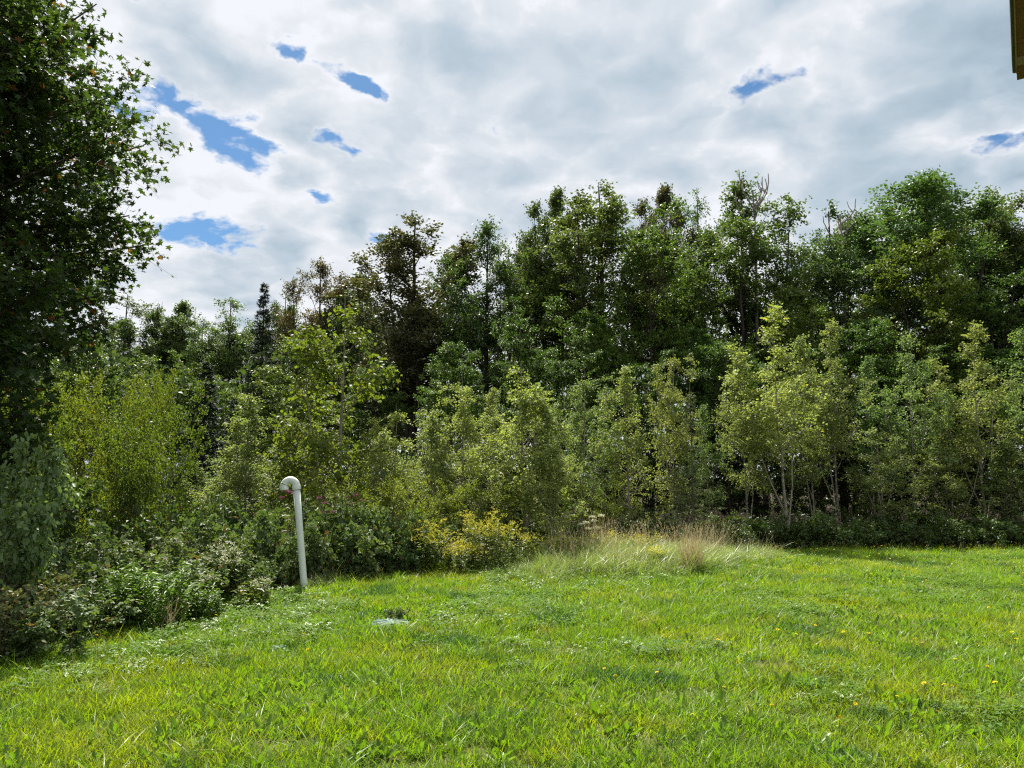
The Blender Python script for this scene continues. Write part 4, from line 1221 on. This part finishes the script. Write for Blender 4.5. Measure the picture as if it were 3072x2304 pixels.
def grass():
    rng = np.random.default_rng(77)
    src = [source('grass_clump', blade_clump(200 + i, 300, 0.27, 0.045, 0.135, 0.0056, 0.5), 'grass') for i in range(5)]
    src += [source('grass_clump', blade_clump(220 + i, 18, 0.07, 0.10, 0.25, 0.0055, 0.8, 4), 'grass') for i in range(3)]
    src += [source('grass_clump', blade_clump(230 + i, 5, 0.07, 0.14, 0.27, 0.0028, 0.15, 3, 0.6, 0.25), 'stalk') for i in range(2)]
    base_xy = lawn_points(rng, 19, pad=0.05)
    n0 = len(base_xy)
    extra_xy = lawn_points(rng, 34, pad=0.05)
    tall = fbm(extra_xy[:, 0] * 0.55, extra_xy[:, 1] * 0.55, 13)
    extra_xy = extra_xy[rng.uniform(0, 1, len(tall)) < np.clip((tall - 0.38) * 2.6, 0.08, 1)]
    xy = np.concatenate([base_xy, extra_xy])
    n = len(xy)
    pick = np.concatenate([rng.integers(0, 5, n0), rng.integers(5, 8, n - n0)])
    tall = fbm(xy[:, 0] * 0.55, xy[:, 1] * 0.55, 13)
    stalk = (np.arange(n) >= n0) & (rng.uniform(0, 1, n) < 0.10 * (0.2 + 2.2 * fbm(xy[:, 0] * 0.4, xy[:, 1] * 0.4, 19)))
    pick = np.where(stalk, rng.integers(8, 10, n), pick)
    h = (0.60 + 0.80 * tall) * rng.uniform(0.75, 1.25, n)
    scl = np.stack([rng.uniform(0.9, 1.3, n), rng.uniform(0.9, 1.3, n), h], 1)
    o = scatter('lawn_grass', src, xy, pick, rng.uniform(0, 6.28, n), rng.normal(0, 1, (n, 2)) * np.where(np.arange(n) < n0, 0.05, 0.18)[:, None], scl)
    tag(o, 'bright shaggy lawn grass across the foreground', 'grass', kind='stuff')
    # weeds
    src = [source('weed', rosette(300 + i, 9, 0.12, 1, T_DANDELION, (12, 65)), 'weed') for i in range(3)]
    src += [source('weed', rosette(310 + i, 7, 0.11, 1, T_DOCK, (35, 80)), 'weed') for i in range(2)]
    src += [source('weed', clover(320 + i, 40, 0.12, 0.115), 'clover') for i in range(3)]
    src += [source('weed', clover(330 + i, 26, 0.10, 0.13), 'weed') for i in range(2)]
    xy = lawn_points(rng, 62)
    n = len(xy)
    pa, pb = fbm(xy[:, 0] * 0.7, xy[:, 1] * 0.7, 31), fbm(xy[:, 0] * 0.6 + 9, xy[:, 1] * 0.6, 37)
    keep = (rng.uniform(0, 1, n) < np.clip(np.maximum((pa - 0.40), (pb - 0.40)) * 4.5, 0.06, 1.0))
    leafy = pa > pb
    pick = np.where(leafy, rng.integers(0, 5, n), rng.integers(5, 10, n))
    s = rng.uniform(0.5, 1.1, n)
    xy, pick, s = xy[keep], pick[keep], s[keep]
    n = len(xy)
    o = scatter('lawn_weeds', src, xy, pick, rng.uniform(0, 6.28, n), rng.normal(0, 0.12, (n, 2)), np.stack([s, s, s], 1))
    tag(o, 'broad leaves and clover patches growing among the lawn grass', 'weeds', kind='stuff')
    # pale tall grass on the hump and along the edge of the lawn
    src = [source('tall_grass_clump', blade_clump(400 + i, 44, 0.14, 0.16, 0.48, 0.0075, 0.95, 5), 'longgrass') for i in range(4)]
    src += [source('tall_grass_clump', blade_clump(410 + i, 14, 0.10, 0.45, 0.85, 0.004, 0.2, 4, 0.7, 0.3), 'straw') for i in range(2)]
    xs, ys = rng.uniform(-4.5, 5.5, 30000), rng.uniform(11.2, 16.2, 30000)
    uu = 512 + FPX * xs / ys
    m = lawn_margin(xs, ys)
    w = np.exp(-((uu - 632) / 100.0) ** 4) * np.exp(-((m - 0.95) / 1.75) ** 4)
    w2 = 0.35 * np.exp(-((uu - 480) / 70.0) ** 4) * np.exp(-((m + 0.2) / 0.7) ** 4)
    w3 = 0.25 * np.exp(-((uu - 330) / 60.0) ** 4) * np.exp(-((m + 0.05) / 0.25) ** 4)
    keep = rng.uniform(0, 1, len(xs)) < np.maximum(np.maximum(w, w2), w3) * 0.75
    xy, uu = np.stack([xs, ys], 1)[keep], uu[keep]
    n = len(xy)
    pick = np.where(rng.uniform(0, 1, n) < 0.025, rng.integers(4, 6, n), rng.integers(0, 4, n))
    s = rng.uniform(0.65, 1.1, n) * np.where(uu < 540, 0.75, 1.0)
    o = scatter('tall_grass', src, xy, pick, rng.uniform(0, 6.28, n), rng.normal(0, 0.18, (n, 2)) + np.array([0.0, 0.12]), np.stack([s, s, s], 1))
    tag(o, 'pale tall grass flopping over the low hump beyond the lawn', 'tall grass', kind='stuff')


grass()


def tuft(u, v, Y, hw, n, seed, label, mat='straw', h=(0.5, 0.85), lean=0.22, curve=0.12, width=0.0045, sh=0.6):
    p = at(u, v, Y)
    z = float(gz(p[0], Y))
    root = tag(empty('grass_tuft', (p[0], Y, z)), label, 'grass tuft', 'dry grass tufts')
    r = hw * Y / FPX
    V, F, Tn = blade_clump(seed, n, r * 0.8, h[0], h[1], width, curve, 4, sh, lean)
    obj('stalks', np_mesh('tuft_stalks', V, F, Tn, mat=M[mat]), root)
    V, F, Tn = blade_clump(seed + 1, n, r * 1.25, h[0] * 0.3, h[1] * 0.62, width * 1.8, 0.6, 4, 0, 0.5)
    obj('base_leaves', np_mesh('tuft_leaves', V, F, Tn, mat=M['longgrass']), root)


tuft(692, 560, 12.9, 13, 400, 500, 'upright straw-coloured grass tuft at the corner of the lawn', h=(0.40, 0.92), lean=0.34)
tuft(714, 558, 14.2, 12, 90, 503, 'thin dry stalks just right of the straw-coloured tuft', h=(0.5, 0.9))
tuft(598, 556, 14.3, 16, 90, 506, 'thin dry stalks below the white flower heads', h=(0.6, 0.95))
tuft(168, 610, 8.3, 14, 34, 509, 'dry leaning grass stems at the foot of the left bank', h=(0.25, 0.5), lean=0.6, curve=0.3)
tuft(616, 566, 13.0, 18, 80, 512, 'brownish bent grass at the front of the pale tall grass', h=(0.3, 0.55), lean=0.7, curve=0.4)


# ------------------------------------------------------------------ white vent pipe
def pipe():
    m = solid_mat('white_plastic', (0.62, 0.66, 0.63), (0.72, 0.75, 0.72), 6.0, 0.45, 0.4, stretch=(1, 1, 0.18), extra=(9.0, 0.55, 0.78, (0.36, 0.40, 0.31)))
    foot, top = on_ground(304.5, 591), None
    Y = foot[1]
    z = float(gz(foot[0], Y))
    hd = at(296.5, 488, Y)
    ax = Vector((hd[0] - foot[0], 0.0, hd[2] - z))
    L = ax.length
    root = tag(empty('vent_pipe', (foot[0], Y, z)), 'leaning white plastic vent pipe with a hooked top beside the brambles', 'pipe')
    root.rotation_euler = (0, math.atan2(ax.x, ax.z), 0)
    r = 0.049
    K = 28

    def ringed(name, pts, rad):
        v, q = tubes(np.array(pts, float)[None], np.array(rad, float)[None], K)
        n = len(pts)
        me = np_mesh(name, v, [q, np.arange(K)[None, ::-1], (np.arange(K) + (n - 1) * K)[None]], mat=m, smooth=True)
        o = obj(name, me, root)
        return o
    ringed('upright', [(0, 0, s) for s in (-0.3, 0.2, 0.6, 1.0, L)], [r] * 5)
    R = 0.090
    cz = L + 0.035

    def bend(name, a0, a1):
        A = np.linspace(a0, a1, 13)
        pts = [(-R + R * math.cos(a), 0, cz + R * math.sin(a)) for a in A]
        ringed(name, pts, [r * 1.10] * 13)
    bend('elbow', 0.0, math.pi / 2 - 0.012)
    bend('elbow', math.pi / 2 + 0.012, math.pi)
    ringed('seam', [(-R - 0.004, 0, cz + R), (-R + 0.004, 0, cz + R)], [r * 1.06] * 2)

    def collar(name, x, z0, z1, ro, ri):
        prof = [(ri, z0), (ro, z0), (ro + 0.001, z0 + 0.004), (ro + 0.001, z1 - 0.004), (ro, z1), (ri, z1)]
        v, q = [], []
        for pr, pz in prof:
            for k in range(K):
                a = 2 * math.pi * k / K
                v.append((x + pr * math.cos(a), pr * math.sin(a), pz))
        for j in range(len(prof)):
            j2 = (j + 1) % len(prof)
            for k in range(K):
                k2 = (k + 1) % K
                q.append((j * K + k, j * K + k2, j2 * K + k2, j2 * K + k))
        return obj(name, np_mesh(name, np.array(v), [np.array(q)], mat=m, smooth=False), root)
    collar('collar', 0, cz - 0.060, cz + 0.004, r * 1.27, r * 0.9)
    collar('collar', -2 * R, cz - 0.045, cz + 0.004, r * 1.27, r * 0.95)
    dk = solid_mat('pipe_mouth_shade', (0.03, 0.03, 0.03), (0.05, 0.05, 0.05))
    a = np.linspace(0, 2 * np.pi, K, endpoint=False)
    v = np.stack([-2 * R + 0.95 * r * np.cos(a), 0.95 * r * np.sin(a), np.full(K, cz - 0.012)], 1)
    obj('opening_shade', np_mesh('opening_shade', v, [np.arange(K)[None, ::-1]], mat=dk), root)  # flat dark disc stands in for the shade inside the hollow pipe


pipe()


# ------------------------------------------------------------------ buried tank lids
def lid(u, v, r, label):
    m = solid_mat('pale_green_plastic', (0.09, 0.15, 0.125), (0.17, 0.22, 0.19), 7.0, 0.85, 0.12, extra=(12.0, 0.52, 0.66, (0.32, 0.35, 0.30)))
    p = on_ground(u, v)
    z = float(gz(p[0], p[1]))
    root = tag(empty('tank_lid', (p[0], p[1], z - 0.01), 0.3), label, 'lid', 'buried tank lids')
    K = 40
    a = np.linspace(0, 2 * np.pi, K, endpoint=False)
    prof = [(r, -0.05), (r, 0.035), (r * 0.985, 0.045), (r * 0.93, 0.047), (r * 0.91, 0.058), (r * 0.5, 0.068), (r * 0.02, 0.072)]
    V = np.concatenate([np.stack([pr * np.cos(a), pr * np.sin(a), np.full(K, pz)], 1) for pr, pz in prof])
    q = []
    for j in range(len(prof) - 1):
        for k in range(K):
            q.append((j * K + k, j * K + (k + 1) % K, (j + 1) * K + (k + 1) % K, (j + 1) * K + k))
    obj('cover', np_mesh('lid_cover', V, [np.array(q), (np.arange(K) + 6 * K)[None]], mat=m), root)
    for k in range(8):
        ang = k * math.pi / 4
        L0, L1 = r * 0.2, r * 0.88
        cs, sn = math.cos(ang), math.sin(ang)
        w = 0.008
        P = []
        for zz in (0.06, 0.078):
            for l_ in (L0, L1):
                for s in (-w, w):
                    P.append((l_ * cs - s * sn, l_ * sn + s * cs, zz - 0.010 * (l_ / r)))
        F = [(4, 5, 7, 6), (0, 1, 5, 4), (2, 6, 7, 3), (0, 4, 6, 2), (1, 3, 7, 5)]
        obj('rib', np_mesh('lid_rib', np.array(P), [np.array(F)], mat=m), root)


lid(*LIDS[0], 'pale green round lid half hidden in the grass right of the pipe')
lid(*LIDS[1], 'small pale lid barely showing in the grass below the pipe')

plant('shrub0', 397, 606, 8.75, 11, 'leafy_weed', 'dark leafy weed clump just behind the round lid', 'weed', parts=('stems', 'foliage'))


# ------------------------------------------------------------------ yellow lawn flowers
def flowers():
    rng = np.random.default_rng(91)
    n = 11
    a = np.arange(n) * 2 * np.pi / n
    d = np.concatenate([np.stack([np.cos(a), np.sin(a), np.full(n, 0.25)], 1), np.stack([np.cos(a + .3), np.sin(a + .3), np.full(n, 0.8)], 1)])
    sz = np.concatenate([np.full(n, 0.019), np.full(n, 0.013)])
    lv = leaves(np.zeros((2 * n, 3)), d, np.tile(UP, (2 * n, 1)), sz, rng.uniform(0, .9, 2 * n), T_LEAF)
    head = np_mesh('flower_head', lv[0], lv[1], lv[2], mat=M['yellowfl'])
    s = np.linspace(0, 1, 4)
    st = tubes(np.stack([0.02 * s * s, 0 * s, -0.02 + s * 0.98], 1)[None], np.full((1, 4), 0.0016), 4)
    stem = np_mesh('flower_stem', st[0], [st[1]], mat=M['greenstem'])
    px = [(97, 654), (211, 622), (240, 595), (243, 600), (302, 665), (607, 686), (614, 687), (620, 689), (636, 691), (655, 690), (580, 622), (780, 640), (800, 648), (852, 650), (872, 652), (905, 655), (925, 668), (940, 663),
          (972, 665), (1008, 640), (1012, 660), (958, 676), (985, 690), (1003, 700), (925, 702), (935, 708), (1000, 712), (960, 716), (860, 728), (905, 733), (935, 735), (840, 752), (770, 742), (700, 748), (725, 705), (745, 600), (778, 598),
          (820, 640), (880, 620), (1015, 600), (990, 618), (950, 610), (905, 600), (860, 596), (690, 640), (720, 652), (668, 655), (760, 676), (893, 672)]
    lead = {}
    for i, (u, v) in enumerate(px):
        g = on_ground(u, v + 14)
        x, y = g[0], g[1]
        z = float(gz(x, y))
        hgt = rng.uniform(0.20, 0.30)
        root = empty('yellow_flower', (x, y, z), rng.uniform(0, 6.28), (1, 1, 1), (rng.normal(0, .12), rng.normal(0, .12)))
        tag(root, 'small yellow flower standing in the lawn grass', 'flower', 'yellow flowers in the lawn')
        o = obj('stem', stem, root); o.scale = (1, 1, hgt)
        o = obj('flower_head', head, root); o.location = (0.02, 0, hgt * 0.96); k = rng.uniform(0.6, 0.95); o.scale = (k, k, k)
        o.rotation_euler = (rng.normal(0, .3), rng.normal(0, .3), 0)
    # far sprinkling too small to tell apart
    m = 420
    uu, vv = rng.uniform(745, 1180, m), 553 + 45 * rng.uniform(0, 1, m) ** 1.8
    P = np.array([on_ground(a_, b_) for a_, b_ in zip(uu, vv)])
    P[:, 2] = gz(P[:, 0], P[:, 1]) + rng.uniform(0.14, 0.26, m)
    dd = rng.normal(0, 1, (m, 3)); dd[:, 2] = rng.normal(0, .3, m)
    lv = leaves(P, dd, norm(UP + rng.normal(0, .4, dd.shape)), rng.uniform(0.018, 0.030, m), rng.uniform(0, .9, m), T_LEAF)
    o = obj('flower_sprinkling', np_mesh('flower_sprinkling', lv[0], lv[1], lv[2], mat=M['yellowfl']))
    tag(o, 'sprinkling of tiny yellow flowers over the far lawn', 'flowers', kind='stuff')


flowers()


# ------------------------------------------------------------------ corner of the house eave, upper right
def house():
    brown = solid_mat('brown_soffit', (0.20, 0.072, 0.080), (0.25, 0.095, 0.10), 4, 0.6, 0.3, stretch=(1, 6, 1))
    dark = solid_mat('dark_green_metal', (0.050, 0.036, 0.050), (0.065, 0.050, 0.065), 6, 0.45, 0.4)
    grey = solid_mat('grey_trim', (0.34, 0.23, 0.36), (0.40, 0.28, 0.42), 6, 0.6)
    tan = solid_mat('olive_brown_board', (0.20, 0.085, 0.085), (0.25, 0.11, 0.11), 5, 0.65)
    siding = solid_mat('brown_siding', (0.14, 0.09, 0.06), (0.19, 0.125, 0.085), 5, 0.7, stretch=(1, 1, 5))
    shing = solid_mat('roof_shingle', (0.03, 0.03, 0.03), (0.07, 0.065, 0.06), 14, 0.9)
    a, b = ray(1012.5, 73), ray(1009.8, 0)
    d = a * b[2] - b * a[2]
    d = d / np.linalg.norm(d)
    if d[1] < 0:
        d = -d
    E = np.array([0, 0, EYE]) + a * (1.35 / a[2])           # eave corner, just under 3 m up
    nrm = np.array([d[1], -d[0], 0])
    yaw = math.atan2(-d[0], d[1])
    root = tag(empty('house', (E[0], E[1], 0), yaw), 'brown house eave corner jutting in at the top right', 'house')
    ez = E[2]

    def box(name, x0, x1, y0, y1, z0, z1, mat, parent=root):
        v = np.array([(x, y, zz) for zz in (z0, z1) for y in (y0, y1) for x in (x0, x1)])
        f = np.array([(0, 2, 3, 1), (4, 5, 7, 6), (0, 1, 5, 4), (2, 6, 7, 3), (0, 4, 6, 2), (1, 3, 7, 5)])
        return obj(name, np_mesh(name, v, [f], mat=mat), parent)
    # local x to the house side, y along the eave (0 = far corner), z up
    def along(u, v):
        r = ray(u, v)
        q = np.array([0, 0, EYE]) + r * ((ez - EYE) / r[2]) - E
        return float(q @ np.array([d[0], d[1], 0])), float(q @ nrm)
    y_trim, y_board, y_end = along(1018, 58)[0], along(1018, 67)[0], along(1018, 80)[0]
    x1, x2, x3 = along(1012.6, 40)[1] + 0.001, along(1015.5, 40)[1], along(1016.2, 40)[1]
    box('drip_edge', 0.0, x1, -6, 0.0, ez, ez + 0.05, dark)
    box('gutter', x1 - 0.002, x2, -6, 0.012, ez + 0.003, ez + 0.07, dark)
    box('fascia', x2 - 0.002, x3, -6, 0.014, ez + 0.001, ez + 0.12, grey)
    box('soffit', x3 - 0.002, 3.20, -6, y_trim + 0.002, ez + 0.004, ez + 0.02, brown)
    box('frieze_trim', x3 - 0.001, 3.20, y_trim, y_board + 0.002, ez + 0.002, ez + 0.03, grey)
    box('barge_board', x3 - 0.0005, 3.22, y_board, y_end, ez, ez + 0.05, tan)
    box('wall', 3.202, 3.34, -6, -0.35, -0.1, ez + 0.018, siding)
    box('roof', x1 + 0.004, 4.2, -6.0, -0.02, ez + 0.125, ez + 0.16, shing)


house()
